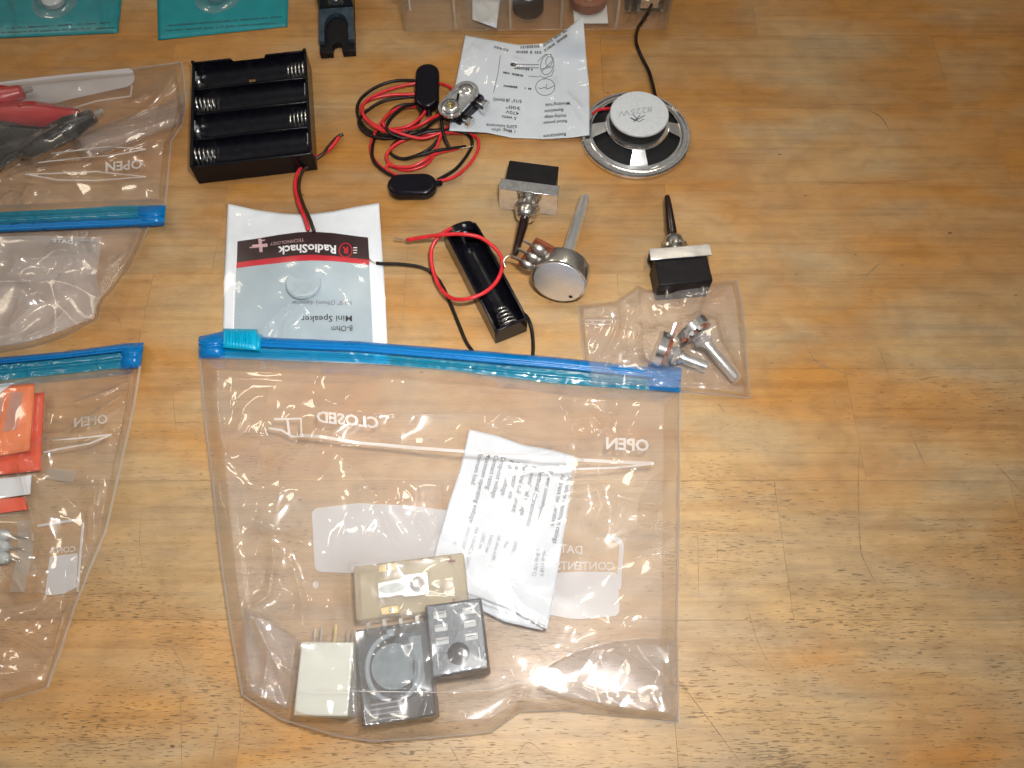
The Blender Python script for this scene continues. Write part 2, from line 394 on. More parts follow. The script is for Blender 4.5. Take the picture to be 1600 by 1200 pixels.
def coons(top, bottom, left, right, nu, nv):
    T, B, Lf, R = resample(top, nu), resample(bottom, nu), resample(left, nv), resample(right, nv)
    u = np.linspace(0, 1, nu)[None, :, None]; v = np.linspace(0, 1, nv)[:, None, None]
    return (1 - v) * T[None] + v * B[None] + (1 - u) * Lf[:, None] + u * R[:, None] - ((1 - u) * (1 - v) * T[0] + u * (1 - v) * T[-1] + (1 - u) * v * B[0] + u * v * B[-1])
def inside(X, Y, poly):
    c = np.zeros(X.shape, bool); n = len(poly)
    for i in range(n):
        (x0, y0), (x1, y1) = poly[i], poly[(i + 1) % n]
        if y0 == y1: continue
        k = ((y0 > Y) != (y1 > Y)) & (X < (x1 - x0) * (Y - y0) / (y1 - y0) + x0); c ^= k
    return c
def segdist(X, Y, poly):
    """distance to a polyline and position (0..1) along it"""
    best = np.full(X.shape, 1e9); pos = np.zeros(X.shape); n = len(poly) - 1
    for i in range(n):
        (x0, y0), (x1, y1) = poly[i], poly[i + 1]; dx, dy = x1 - x0, y1 - y0
        t = np.clip(((X - x0) * dx + (Y - y0) * dy) / (dx * dx + dy * dy), 0, 1)
        d = np.hypot(X - x0 - t * dx, Y - y0 - t * dy); k = d < best
        best = np.where(k, d, best); pos = np.where(k, (i + t) / n, pos)
    return best, pos
class Sheet:
    """film or paper; G: grid of photograph pixels, Z: heights in cm"""
    def __init__(s, G, Z):
        s.G, s.Z = G, np.broadcast_to(np.asarray(Z, float), G.shape[:2]).copy()
    def z(s, px, py):
        px, py = np.atleast_1d(px).astype(float), np.atleast_1d(py).astype(float)
        A = s.G.reshape(-1, 2); Zf = s.Z.reshape(-1); out = np.empty(px.shape)
        for i in range(0, len(px), 200):
            d = (px[i:i + 200, None] - A[None, :, 0]) ** 2 + (py[i:i + 200, None] - A[None, :, 1]) ** 2
            k = np.argpartition(d, 4, axis=1)[:, :4]; w = 1 / (np.take_along_axis(d, k, 1) + 0.5)
            out[i:i + 200] = (w * Zf[k]).sum(1) / w.sum(1)
        return out
    def pts(s): return AT(s.G[..., 0], s.G[..., 1], s.Z)
    def build(s, name, m, parent, smooth=180, thick=0.0):
        o = s.obj = MB().grid(s.pts()).build(name, m, parent, smooth, world=True)
        if thick:
            k = o.modifiers.new('thickness', 'SOLIDIFY'); k.thickness = thick * S; k.offset = -1
        return o
def drape(G, base, contents, decay=0.985, its=260, edge=0.12):
    """tent of film over the contents: list of (pixel outline, height)"""
    C = np.full(G.shape[:2], base, float)
    for poly, h in contents:
        C = np.where(inside(G[..., 0], G[..., 1], poly), np.maximum(C, h), C)
    Z = C.copy()
    for _ in range(its):
        A = Z.copy()
        A[1:-1, 1:-1] = (Z[:-2, 1:-1] + Z[2:, 1:-1] + Z[1:-1, :-2] + Z[1:-1, 2:]) / 4
        Z = np.maximum(C, base + (A - base) * decay)
        Z[0] = Z[-1] = edge; Z[:, 0] = Z[:, -1] = edge
    return Z
def falloff(Z, k=6):
    """0 at the edge of a grid, 1 inside"""
    r, c = Z.shape; a = np.minimum(np.arange(r), np.arange(r)[::-1])[:, None]; b = np.minimum(np.arange(c), np.arange(c)[::-1])[None]
    return np.clip(np.minimum(a, b) / k, 0, 1)
def folds(G, lst):
    Z = np.zeros(G.shape[:2])
    for poly, h, w in lst:
        d, t = segdist(G[..., 0], G[..., 1], poly)
        Z += h * np.exp(-d / w) * np.clip(np.minimum(t, 1 - t) * 6 + 0.15, 0, 1)
    return Z

# flat print laid on a sheet
def zof(sh, px, py):
    return sh.z(px, py) if isinstance(sh, Sheet) else (sh(np.asarray(px), np.asarray(py)) if callable(sh) else np.full(np.shape(px), float(sh)))
def lay(name, P, faces, sh, m, parent, lift=0.012):
    if isinstance(sh, Sheet) and getattr(sh, 'obj', None) is not None and sh.obj.parent == parent: parent = sh.obj
    P = np.array(P, float); z = zof(sh, P[:, 0], P[:, 1]) + lift
    return MB().add(AT(P[:, 0], P[:, 1], z), faces).build(name, m, parent, 0, world=True)
def text_mesh(s, bold=0.0):
    cu = bpy.data.curves.new('t', 'FONT'); cu.body = s; cu.size = 1; cu.offset = bold; cu.resolution_u = 2
    o = bpy.data.objects.new('t', cu); COL.objects.link(o)
    me = bpy.data.meshes.new_from_object(o.evaluated_get(bpy.context.evaluated_depsgraph_get()))
    V = np.array([v.co[:2] for v in me.vertices]).reshape(-1, 2); Fc = [tuple(p.vertices) for p in me.polygons]
    bpy.data.objects.remove(o); bpy.data.curves.remove(cu); bpy.data.meshes.remove(me)
    return V, Fc
def text_px(s, p0, p1, up, sh, m, parent, bold=0.0, lift=0.014, name='lettering', bend=None):
    """the words run from pixel p0 to p1; up: the pixel vector of a capital's height"""
    V, Fc = text_mesh(s, bold)
    lo, hi = V[:, 0].min(), V[:, 0].max(); a = (V[:, 0] - lo) / (hi - lo)
    P = np.array(p0) + a[:, None] * (np.array(p1) - np.array(p0)) + (V[:, 1] / 0.70)[:, None] * np.array(up)
    if bend: P[:, 1] += bend * 4 * a * (1 - a)
    return lay(name, P, Fc, sh, m, parent, lift)
def ribbon(lines, w, sh, m, parent, name='line_drawing', lift=0.013):
    V, Fc = [], []
    for pl in lines:
        P = np.array(pl, float); k = len(V)
        for i, p in enumerate(P):
            t = P[min(i + 1, len(P) - 1)] - P[max(i - 1, 0)]; t = t / (np.hypot(*t) + 1e-9); n = np.array([-t[1], t[0]]) * w / 2
            V += [p + n, p - n]
        Fc += [(k + 2 * i, k + 2 * i + 1, k + 2 * i + 3, k + 2 * i + 2) for i in range(len(P) - 1)]
    return lay(name, V, Fc, sh, m, parent, lift)
def ellipse(c, a, b, rot=0, n=36, t0=0, t1=360):
    o = []
    for k in range(n + 1):
        w = math.radians(t0 + (t1 - t0) * k / n); x, y = a * math.cos(w), b * math.sin(w); r = math.radians(rot)
        o.append((c[0] + x * math.cos(r) - y * math.sin(r), c[1] + x * math.sin(r) + y * math.cos(r)))
    return o
def patch(name, poly, sh, m, parent, lift=0.012, rings=8, dens=6):
    P = np.array(poly + [poly[0]], float)
    per = np.hypot(*np.diff(P, axis=0).T).sum(); Q = resample(P, max(12, int(per / dens)))[:-1]; c = Q.mean(0); n = len(Q)
    V = [c + (Q[i] - c) * r / rings for r in range(1, rings + 1) for i in range(n)] + [c]
    Fc = [(r * n + i, r * n + (i + 1) % n, (r + 1) * n + (i + 1) % n, (r + 1) * n + i) for r in range(rings - 1) for i in range(n)]
    Fc += [(rings * n, i, (i + 1) % n) for i in range(n)]
    return lay(name, V, Fc, sh, m, parent, lift)
def rounded(poly, r, n=5):
    out = []
    for i in range(len(poly)):
        p0, p, p1 = (np.array(poly[j % len(poly)], float) for j in (i - 1, i, i + 1))
        a = p + (p0 - p) / np.hypot(*(p0 - p)) * r; b = p + (p1 - p) / np.hypot(*(p1 - p)) * r
        for k in range(n + 1):
            t = k / n; out.append(tuple((1 - t) ** 2 * a + 2 * t * (1 - t) * p + t * t * b))
    return out
def bars(rows, sh, m, parent, name='small_print', seed=1, h=2.2):
    """print too small to read: rows of little bars; rows: (p0, p1)"""
    r = random.Random(seed); V, Fc = [], []
    for p0, p1 in rows:
        p0, p1 = np.array(p0, float), np.array(p1, float); L = np.hypot(*(p1 - p0)); t = (p1 - p0) / L; n = np.array([-t[1], t[0]]); x = 0
        while x < L:
            w = r.uniform(1.4, 3.4); hh = h * r.uniform(0.35, 0.55)
            if r.random() < 0.84:
                a = p0 + t * x; b = p0 + t * min(x + w, L); k = len(V); V += [a + n * hh, a - n * hh, b - n * hh, b + n * hh]; Fc.append((k, k + 1, k + 2, k + 3))
            x += w + r.uniform(0.5, 1.1)
    return lay(name, V, Fc, sh, m, parent)
def wire(name, pts, r, m, parent, n=8, dens=7):
    """pts: (px, py, z)"""
    return MB().tube(catmull([AT(*p) for p in pts], dens), r, n).build(name, m, parent, 180, world=True)

# ================================================================== the setting: a butcher-block table top
core = MB().box((0, 18, -2.0), (112, 84, 2.0)).build('tabletop', 'groove_dirt', None, 0)
core['kind'] = 'structure'; core['label'] = 'worn butcher-block table top of pale and amber wooden strips'
ROW = [-20.0 + 0.0]
edges = [-23.6, -18.5, -13.4, -8.3, -3.2, 1.3, 4.3 - 0.0, 9.4, 14.1, 18.6, 23.4, 27.9, 32.7, 37.2, 42.0, 47.0, 52.0, 58.0]
edges[5:7] = [-0.6, 4.3]
fixed = {6: [at(1222, 840).x], 5: [at(376, 1140).x, at(1057, 1160).x], 7: [at(1344, 700).x], 10: [at(345, 200).x]}
prnd = random.Random(21)
gap = 0.004
for i in range(len(edges) - 1):
    y0, y1 = edges[i], edges[i + 1]
    joints = list(fixed.get(i, []))
    x = -56 + prnd.uniform(4, 20)
    while x < 56:
        if all(abs(x - j) > 7 for j in joints): joints.append(x)
        x += prnd.uniform(13, 27)
    xs = [-56] + sorted(joints) + [56]
    for a, b in zip(xs[:-1], xs[1:]):
        dz = prnd.uniform(-0.004, 0.0)
        MB().box(((a + b) / 2, (y0 + y1) / 2, -0.5 + dz), (b - a - gap, y1 - y0 - gap, 1.0)).build('plank', 'wood', core, 0, bevel=0.006, world=True, seg=1)
# knife cuts and gouges that can be seen one by one
marks = [([(1343, 700), (1341, 760), (1344, 850), (1350, 875), (1368, 912)], 3), 
         ([(1058, 1060), (1100, 1115), (1160, 1195)], 2.5), ([(1420, 672), (1446, 727)], 2), ([(1555, 724), (1598, 770)], 2.5), ([(1352, 432), (1376, 410)], 2.5), ([(1350, 170), (1375, 182), (1391, 205)], 3),
         ([(1260, 540), (1280, 568), (1340, 588)], 2), ([(1372, 540), (1390, 590)], 1.5), ([(470, 1105), (380, 1100)], 1.2), ([(376, 1100), (372, 1180)], 2), ([(165, 480), (186, 500), (190, 518)], 1.6),
         ([(262, 1000), (285, 1040), (288, 1065)], 1.8), ([(282, 1080), (284, 1200)], 1.5), ([(342, 1130), (330, 1200)], 2), ([(222, 795), (218, 850), (226, 900)], 1.5), ([(268, 600), (276, 680)], 1.2), ([(345, 130), (350, 250)], 1.4),
         ([(1170, 640), (1185, 645)], 1.8), ([(1122, 630), (1132, 645)], 2), ([(640, 355), (628, 520)], 1.2), ([(1120, 840), (1122, 880)], 1.2), ([(1090, 815), (1092, 950)], 1.2), ([(1165, 940), (1185, 1005), (1210, 1048)], 1.4),
         ([(805, 1190), (826, 1160), (870, 1196)], 1.6), ([(1130, 1020), (1175, 1050)], 1.2), ([(1290, 1180), (1292, 1200)], 1.2), ([(700, 1160), (720, 1195)], 1.2)]
for pl, w in marks:
    P = catmull([(*p, 0) for p in pl], 6); r = random.Random(int(pl[0][0])); V = []
    n = len(P); Fc = []
    for i, p in enumerate(P):
        t = P[min(i + 1, n - 1)] - P[max(i - 1, 0)]; t = t / np.hypot(t[0], t[1]); ww = w * 0.40 * (0.3 + 0.7 * math.sin(math.pi * (i + 0.3) / (n - 0.4))) * r.uniform(0.6, 1.2)
        V += [(p[0] - t[1] * ww, p[1] + t[0] * ww), (p[0] + t[1] * ww, p[1] - t[0] * ww)]
    Fc = [(2 * i, 2 * i + 1, 2 * i + 3, 2 * i + 2) for i in range(n - 1)]
    lay('knife_mark', V, Fc, 0.0, 'scratch_brown', core, 0.004)

# ================================================================== four-cell battery holder
def trough(length, rad, y0, zc, z0, n=14, hole=None, nx=30):
    """one concave bay along x; returns a grid"""
    a = np.linspace(math.pi, 2 * math.pi, n)[:, None]; x = np.linspace(-length / 2, length / 2, nx)[None]
    P = np.stack([np.broadcast_to(x, (n, nx)), np.broadcast_to(y0 + rad * np.cos(a), (n, nx)), np.broadcast_to(zc + rad * np.sin(a), (n, nx))], -1)
    return P
def coil(c, dirx, r0, r1, length, turns, n=14):
    return [(c[0] + dirx * length * t, c[1] + (r0 + (r1 - r0) * t) * math.cos(2 * math.pi * turns * t), c[2] + (r0 + (r1 - r0) * t) * math.sin(2 * math.pi * turns * t)) for t in np.linspace(0, 1, int(turns * n))]
tl, tr, br, bl = at(290, 98, 1.2), at(467, 75, 1.2), at(494, 241, 1.2), at(312, 258, 1.2)
cen = (tl + tr + br + bl) / 4
rz = math.atan2((tr - tl).y + (br - bl).y, (tr - tl).x + (br - bl).x)
bh = thing('battery_holder', 'black open plastic tray with four battery bays and coil springs', 'battery holder', (cen.x, cen.y, 0), rz)
LX, LY, HZ = 5.35, 6.3, 1.2
m = MB()
for k in range(4):
    y = LY / 2 - 0.12 - (k + 0.5) * (LY - 0.24) / 4
    G = trough(LX - 0.2, 0.745, y, 1.10, 0)
    drop = None
    if k == 0:
        drop = (np.hypot(G[:-1, :-1, 0] + 0.15, G[:-1, :-1, 1] - y - 0.12) < 0.13)
    m.grid(G, drop)
m.build('bay_floor', 'black_plastic', bh, 60)
m = MB()
m.box((0, -LY / 2 + 0.06, HZ * 0.46), (LX, 0.12, HZ * 0.92))
m.build('front_wall', 'black_plastic', bh, 30, bevel=0.03)
m = MB()
m.prism([(-LX / 2, 0), (LX / 2, 0), (LX / 2, HZ), (0.75, HZ), (0.6, 0.95), (-0.75, 0.95), (-0.9, HZ), (-LX / 2, HZ)], -0.05, 0.05)
m.v = [(x, LY / 2 - 0.06 - z, y) for x, y, z in m.v]
m.build('rear_wall', 'black_plastic', bh, 30, bevel=0.02)
for s in (-1, 1):
    m = MB().box((s * (LX / 2 - 0.07), 0, HZ / 2), (0.14, LY - 0.02, HZ))
    m.box((s * (LX / 2 - 0.07), LY / 2 - 0.1, HZ + 0.05), (0.16, 0.14, 0.14))
    m.build('end_wall', 'black_plastic', bh, 30, bevel=0.03)
for k in range(1, 4):
    y = LY / 2 - 0.12 - k * (LY - 0.24) / 4
    MB().box((0, y, 0.92), (LX - 0.3, 0.12, 0.34)).build('bay_divider', 'black_plastic', bh, 30, bevel=0.03)
for k in range(4):
    y = LY / 2 - 0.12 - (k + 0.5) * (LY - 0.24) / 4; s = 1 if k % 2 == 0 else -1
    MB().tube(coil((s * (LX / 2 - 0.16), y, 0.72), -s, 0.44, 0.30, 0.80, 4.5), 0.042, 6).build('spring', 'chrome', bh, 180)
    m = MB().box((-s * (LX / 2 - 0.17), y, 0.8), (0.03, 0.6, 0.7)); m.cyl((-s * (LX / 2 - 0.18), y, 0.75), (-s * (LX / 2 - 0.26), y, 0.75), 0.16, 0.13, 14)
    m.build('contact_plate', 'steel', bh, 40)

# ================================================================== single-cell holder with red and black leads
a, b = at(716, 348, 1.15), at(799, 506, 1.15)
rz = math.atan2((b - a).y, (b - a).x); cen = (a + b) / 2; L1 = (b - a).length
sb = thing('battery_holder', 'narrow black single-cell battery holder under a looped red wire', 'battery holder', (cen.x, cen.y, 0), rz)
m = MB(); m.grid(trough(L1 - 0.2, 0.60, 0, 0.78, 0)); m.build('bay_floor', 'black_plastic', sb, 60)
for s in (-1, 1):
    m = MB().prism([(-L1 / 2, 0.0), (L1 / 2, 0.0), (L1 / 2, 1.0), (L1 / 2 - 0.5, 1.15), (-L1 / 2 + 0.7, 1.15), (-L1 / 2 + 0.2, 1.0), (-L1 / 2, 0.8)], -0.06, 0.06)
    m.v = [(x, s * 0.66 + z, y) for x, y, z in m.v]; m.build('side_wall', 'black_plastic', sb, 30, bevel=0.03)
MB().box((L1 / 2 - 0.05, 0, 0.52), (0.12, 1.3, 1.04)).build('end_wall', 'black_plastic', sb, 30, bevel=0.03)
m = MB(); pr = [(-0.70 * math.cos(t), 0.68 + 0.42 * math.sin(t)) for t in np.linspace(0, math.pi, 12)] + [(0.70, 0), (-0.70, 0)]
m.prism(pr, -0.45, 0.0); m.v = [(-L1 / 2 - z - 0.05 if False else -L1 / 2 + 0.40 + z, x, y) for x, y, z in m.v]
m.build('end_wall', 'black_plastic', sb, 40, bevel=0.05)
MB().tube(coil((L1 / 2 - 0.13, 0, 0.70), -1, 0.40, 0.26, 0.85, 4.5), 0.042, 6).build('spring', 'chrome', sb, 180)
m = MB().cyl((-L1 / 2 + 0.42, 0.1, 0.85), (-L1 / 2 + 0.50, 0.1, 0.85), 0.15, 0.12, 14); m.cyl((-L1 / 2 + 0.2, 0.18, 1.06), (-L1 / 2 + 0.2, 0.18, 1.12), 0.09, 0.07, 12)
m.build('contact_rivet', 'steel', sb, 40)
sbw = Matrix.Translation(sb.location) @ Matrix.Rotation(rz, 4, 'Z')
def wire_on(th, name, pts, r, m, n=8):
    P = catmull([AT(*p) for p in pts], 7); inv = (Matrix.Translation(th.location) @ Matrix.Rotation(th.rotation_euler.z, 4, 'Z')).inverted()
    P = [(inv @ (Vector([float(c) for c in p]) * S)) / S for p in P]
    return MB().tube(P, r, n).build(name, m, th, 180)
wire_on(sb, 'red_lead', [(636, 375, 0.7), (660, 371, 1.0), (690, 367, 1.35), (722, 366, 1.50), (752, 372, 1.45), (777, 392, 1.35), (785, 412, 1.3), (777, 438, 1.3), (757, 457, 1.35), (730, 467, 1.30), (706, 466, 0.9), (688, 450, 0.6), (676, 420, 0.6), (674, 392, 0.8), (682, 374, 1.0), (696, 362, 1.05), (708, 356, 0.95)], 0.085, 'wire_red')
wire_on(sb, 'bare_end', [(617, 373, 0.62), (626, 374, 0.65), (638, 375, 0.70)], 0.035, 'bare_wire', 6)
wire_on(sb, 'black_lead', [(815, 488, 0.7), (824, 496, 0.4), (831, 515, 0.12), (833, 548, 0.10), (826, 568, 0.09), (790, 574, 0.09), (755, 562, 0.09), (732, 540, 0.10), (719, 512, 0.12), (706, 480, 0.12), (694, 452, 0.12), (680, 431, 0.15), (660, 418, 0.3), (628, 413, 0.35), (600, 412, 0.35), (588, 411, 0.35)], 0.075, 'wire_black')
wire_on(sb, 'bare_end', [(577, 404, 0.55), (581, 408, 0.45), (590, 411, 0.36)], 0.03, 'bare_wire', 6)

# ================================================================== snap connectors for nine-volt batteries
def capsule(L, W, n=12):
    r = W / 2; h = L / 2 - r
    return [(h + r * math.cos(t), r * math.sin(t)) for t in np.linspace(-math.pi / 2, math.pi / 2, n)] + [(-h + r * math.cos(t), r * math.sin(t)) for t in np.linspace(math.pi / 2, 1.5 * math.pi, n)]
def snap(label, p, q, z, group='battery snap connectors'):
    a, b = at(*p, z), at(*q, z); c = (a + b) / 2
    t = thing('battery_snap', label, 'battery snap', (c.x, c.y, 0), math.atan2((b - a).y, (b - a).x), group)
    return t, (b - a).length
s1, L = snap('black vinyl snap connector pointing up beside the metal one, over coiled wires', (668, 98), (666, 166), 0.85)
MB().prism(capsule(L, 1.12), 0.35, 0.85).build('cover', 'black_vinyl', s1, 50, bevel=0.13, seg=4)
m = MB(); m.cyl((0.55, 0, 0.36), (0.55, 0, 0.05), 0.32, 0.30, 16); m.cyl((-0.55, 0, 0.36), (-0.55, 0, 0.05), 0.28, 0.28, 16); m.build('stud', 'chrome', s1, 40)
MB().tube([(L / 2 - 0.12, 0.1, 0.55), (L / 2 + 0.05, 0.1, 0.5), (L / 2 + 0.16, 0.1, 0.42)], 0.12, 10).build('strain_relief', 'black_vinyl', s1, 60)
s2, L = snap('black vinyl snap connector lying level below the wire coil', (605, 287), (682, 285), 0.62)
MB().prism(capsule(L, 1.16), 0.12, 0.62).build('cover', 'black_vinyl', s2, 50, bevel=0.13, seg=4)
m = MB(); m.cyl((0.55, 0, 0.14), (0.55, 0, 0.0), 0.32, 0.30, 16); m.cyl((-0.55, 0, 0.14), (-0.55, 0, 0.0), 0.28, 0.28, 16); m.build('stud', 'chrome', s2, 40)
MB().tube([(L / 2 - 0.1, 0.1, 0.4), (L / 2 + 0.06, 0.14, 0.38), (L / 2 + 0.18, 0.2, 0.33)], 0.13, 10).build('strain_relief', 'black_vinyl', s2, 60)
s3, L = snap('snap connector turned over to show its bright metal face', (692, 180), (740, 128), 1.35)
MB().prism(capsule(L, 1.16), 0.98, 1.22).build('cover', 'black_vinyl', s3, 50, bevel=0.06)
m = MB(); o_, i_ = capsule(L - 0.04, 1.12), capsule(L - 0.34, 0.84); n = len(o_)
m.add([(x, y, 1.222) for x, y in o_] + [(x, y, 1.34) for x, y in o_] + [(x, y, 1.34) for x, y in i_] + [(x, y, 1.24) for x, y in i_],
      [(k * n + i, k * n + (i + 1) % n, (k + 1) * n + (i + 1) % n, (k + 1) * n + i) for k in range(3) for i in range(n)])
m.build('metal_rim', 'chrome', s3, 40)
MB().prism(capsule(L - 0.36, 0.82), 1.20, 1.262).build('face_plate', 'steel', s3, 40)
MB().lathe((-0.62, 0, 1.264), [(0.40, 0), (0.40, 0.20), (0.34, 0.24), (0.22, 0.24), (0.20, 0.20), (0.20, 0.06)], 24, False).build('socket', 'chrome', s3, 40)
MB().lathe((-0.62, 0, 1.264), [(0.20, 0.04), (0.1, 0.05), (0.001, 0.05)], 20).build('socket_hole', 'brass', s3, 40)
m = MB().lathe((0.62, 0, 1.264), [(0.34, 0), (0.34, 0.14), (0.25, 0.18), (0.20, 0.18), (0.18, 0.08), (0.05, 0.09), (0.001, 0.09)], 8); m.build('stud', 'chrome', s3, 30)
MB().box((0.05, 0.08, 1.285), (0.55, 0.10, 0.02), Matrix.Rotation(0.5, 3, 'Z')).build('seam', 'black_vinyl', s3, 0)
s4, L = snap('black snap connector standing on edge with two metal studs, beside the paper', (712, 192), (752, 148), 0.75)
m = MB().prism(capsule(L, 1.14), -0.22, 0.22); m.v = [(x, z + 0.0, y + 0.58) for x, y, z in m.v]; m.build('cover', 'black_vinyl', s4, 50, bevel=0.08)
for sx in (-0.62, 0.62):
    MB().turn((sx, -0.22, 0.62), (sx, -0.62, 0.62), [(0, 0.20), (0.4, 0.20), (0.45, 0.32), (0.9, 0.32), (1, 0.22)], 16).build('stud', 'chrome', s4, 40)
# their leads: one red and one black each, coiled over one another
wr = 0.078
wire_on(s1, 'red_lead', [(665, 164, .45), (662, 178, .55), (640, 196, .55), (605, 202, .40), (578, 190, .35), (564, 172, .40), (574, 158, .35), (605, 149, .35), (652, 147, .3)], wr, 'wire_red')
wire_on(s1, 'black_lead', [(661, 163, .45), (655, 188, .40), (635, 206, .3), (600, 212, .15), (574, 202, .12), (559, 180, .12), (562, 157, .15), (586, 137, .2), (620, 126, .25), (660, 127, .3)], wr, 'wire_black')
wire_on(s3, 'red_lead', [(690, 178, 1.1), (672, 186, .8), (655, 196, .62), (632, 204, .3), (606, 206, .55), (584, 197, .5), (568, 180, .55), (570, 160, .5), (600, 143, .45), (645, 131, .4), (690, 131, .35), (712, 142, .5)], wr, 'wire_red')
wire_on(s3, 'black_lead', [(692, 182, 1.1), (678, 190, .85), (660, 203, .4), (630, 213, .12), (598, 216, .26), (572, 208, .26), (561, 190, .28), (575, 172, .2), (605, 156, .2), (655, 150, .2)], wr, 'wire_black')
wire_on(s4, 'red_lead', [(708, 193, .5), (692, 206, .45), (684, 226, .4), (676, 246, .25), (660, 260, .2), (632, 266, .15), (610, 256, .2), (604, 243, .25), (618, 226, .3), (650, 212, .35), (688, 207, .3)], wr, 'wire_red')
wire_on(s4, 'black_lead', [(706, 196, .5), (690, 212, .42), (672, 232, .3), (648, 244, .2), (628, 248, .14), (612, 241, .14), (611, 231, .14), (626, 216, .2), (655, 205, .3), (690, 203, .3)], wr, 'wire_black')
wire_on(s2, 'red_lead', [(683, 284, .32), (712, 275, .22), (737, 252, .15), (748, 228, .15), (742, 213, .15), (720, 208, .2), (690, 208, .5), (654, 216, .45), (600, 196, .75), (616, 172, .6), (655, 164, .3)], wr, 'wire_red')
wire_on(s2, 'black_lead', [(684, 281, .32), (712, 264, .22), (731, 240, .15), (738, 222, .18), (728, 209, .2), (700, 204, .45), (668, 206, .5), (632, 216, .45), (604, 200, .8), (626, 170, .65), (660, 160, .35)], wr, 'wire_black')
for (nm, mt, pts) in (('red_lead', 'wire_red', [(655, 166, .3), (620, 170, .25), (596, 192, .2), (581, 220, .1), (580, 240, .1), (592, 258, .1), (612, 271, .1), (634, 279, .1)]),
                      ('black_lead', 'wire_black', [(648, 162, .25), (618, 168, .2), (594, 198, .12), (584, 220, .10), (582, 246, .25), (596, 264, .26), (620, 278, .2)]),
                      ('red_lead', 'wire_red', [(622, 279, .2), (606, 268, .2), (606, 258, .25), (622, 261, .3), (644, 260, .35), (664, 250, .45), (678, 241, .4), (696, 236, .3), (716, 232, .25)]),
                      ('black_lead', 'wire_black', [(634, 248, .3), (660, 241, .5), (690, 234, .45), (728, 229, .2)]),
                      ('black_lead', 'wire_black', [(688, 178, 1.0), (692, 204, .65), (697, 220, .4), (703, 232, .2)])):
    wire_on(s1 if nm == 'red_lead' else s3, nm, pts, wr, mt)
wire_on(s1, 'bare_end', [(714, 233, .25), (726, 231, .22), (740, 228, .2)], 0.03, 'bare_wire', 6)

# ================================================================== loudspeaker lying face down
c = at(992, 213, 0.0)
sp = thing('loudspeaker', 'round metal-framed loudspeaker lying face down with a white magnet cap', 'loudspeaker', (c.x, c.y, 0), 0.0)
m = MB(); m.lathe((0, 0, 0), [(2.20, 0.0), (2.50, 0.0), (2.56, 0.06), (2.56, 0.20), (2.50, 0.27), (2.42, 0.27), (2.36, 0.20), (2.22, 0.19), (2.14, 0.24)], 72, False)
m.build('rim', 'chrome', sp, 40)
# basket with four windows: bands between radii, spokes between windows
m = MB(); prof = [(2.14, 0.24), (2.06, 0.34), (1.98, 0.42), (1.50, 0.62), (1.42, 0.68), (1.36, 0.76)]
n = 96; V = []; Fc = []
for r, z in prof:
    for k in range(n): V.append((r * math.cos(2 * math.pi * k / n), r * math.sin(2 * math.pi * k / n), z))
for i in range(len(prof) - 1):
    for k in range(n):
        ang = (360 * (k + 0.5) / n - 0) % 90
        if 1 <= i <= 3 and 13 < ang < 77: continue
        Fc.append((i * n + k, i * n + (k + 1) % n, (i + 1) * n + (k + 1) % n, (i + 1) * n + k))
m.add(V, Fc).build('basket', 'tin', sp, 50)
MB().lathe((0, 0, 0), [(2.18, 0.10), (1.6, 0.30), (1.2, 0.5), (0.6, 0.5)], 48).build('cone', 'cone_black', sp, 60)
MB().lathe((0, 0, 0), [(1.42, 0.72), (1.46, 0.80), (1.42, 0.88), (1.28, 0.90)], 48, False).build('magnet_seat', 'chrome', sp, 40)
MB().lathe((0, 0, 0), [(1.29, 0.86), (1.30, 0.95), (1.30, 1.34), (1.26, 1.37)], 48).build('magnet', 'cone_black', sp, 40)
MB().lathe((0, 0, 0), [(1.29, 1.36), (1.32, 1.38), (1.32, 1.46), (1.28, 1.50), (0.001, 1.50)], 48).build('magnet_cap', 'magnet_white', sp, 30)
zc = 1.506
cap = bpy.data.objects['magnet_cap']; text_px('8225W', (1019, 166), (966, 174), (0, 9), zc, 'ink_faint', cap, lift=0)
ribbon([[(988, 178), (996, 186), (1000, 180), (992, 188), (985, 184), (999, 190), (1006, 186)], [(990, 190), (1008, 180)]], 1.6, zc, 'ink_grey', cap, 'pen_mark', 0)
wire_on(sp, 'black_lead', [(1032, 170, .9), (1026, 158, 1.0), (1022, 142, .7), (1014, 112, .25), (1001, 86, .25), (994, 66, .7), (996, 46, 1.7), (1004, 33, 2.45), (1012, 20, 2.5), (1018, 8, 1.6)], 0.085, 'wire_black')
wire_on(sp, 'red_lead', [(956, 170, .6), (944, 170, .85), (934, 172, .7), (926, 178, .4)], 0.075, 'wire_red')

# ================================================================== toggle switches
def toggle(label, bracket, up):
    a, b = at(*bracket[0], 1.36), at(*bracket[1], 1.36); c = (a + b) / 2; rz = math.atan2((b - a).y, (b - a).x)
    return thing('toggle_switch', label, 'toggle switch', (c.x, c.y, 0), rz, 'toggle switches'), (b - a).length
tA, W = toggle('toggle switch with its lever towards the blue zip, above the round potentiometer', ((872, 305), (780, 293)), False)
m = MB().box((0, -0.95, 0.64), (W * 0.86, 1.35, 1.26)); body = m.build('body', 'black_satin', tA, 30, bevel=0.04)
m = MB().box((0, 0.04, 0.68), (W, 0.07, 1.36)); m.box((0, -0.20, 1.36), (W, 0.55, 0.07)); m.box((0, 0.045, 0.04), (W * 0.96, 0.06, 0.06)); m.build('bracket', 'chrome', tA, 30, bevel=0.02)
prof = [(0, 0.33)]
for k in range(8): prof += [(0.05 + k * 0.11, 0.33), (0.09 + k * 0.11, 0.37), (0.12 + k * 0.11, 0.33)]
MB().turn((0, 0.08, 0.74), (0, 0.95, 0.74), prof + [(1, 0.30)], 24).build('bushing', 'nickel', tA, 30)
m = MB(); n = 44; V = []
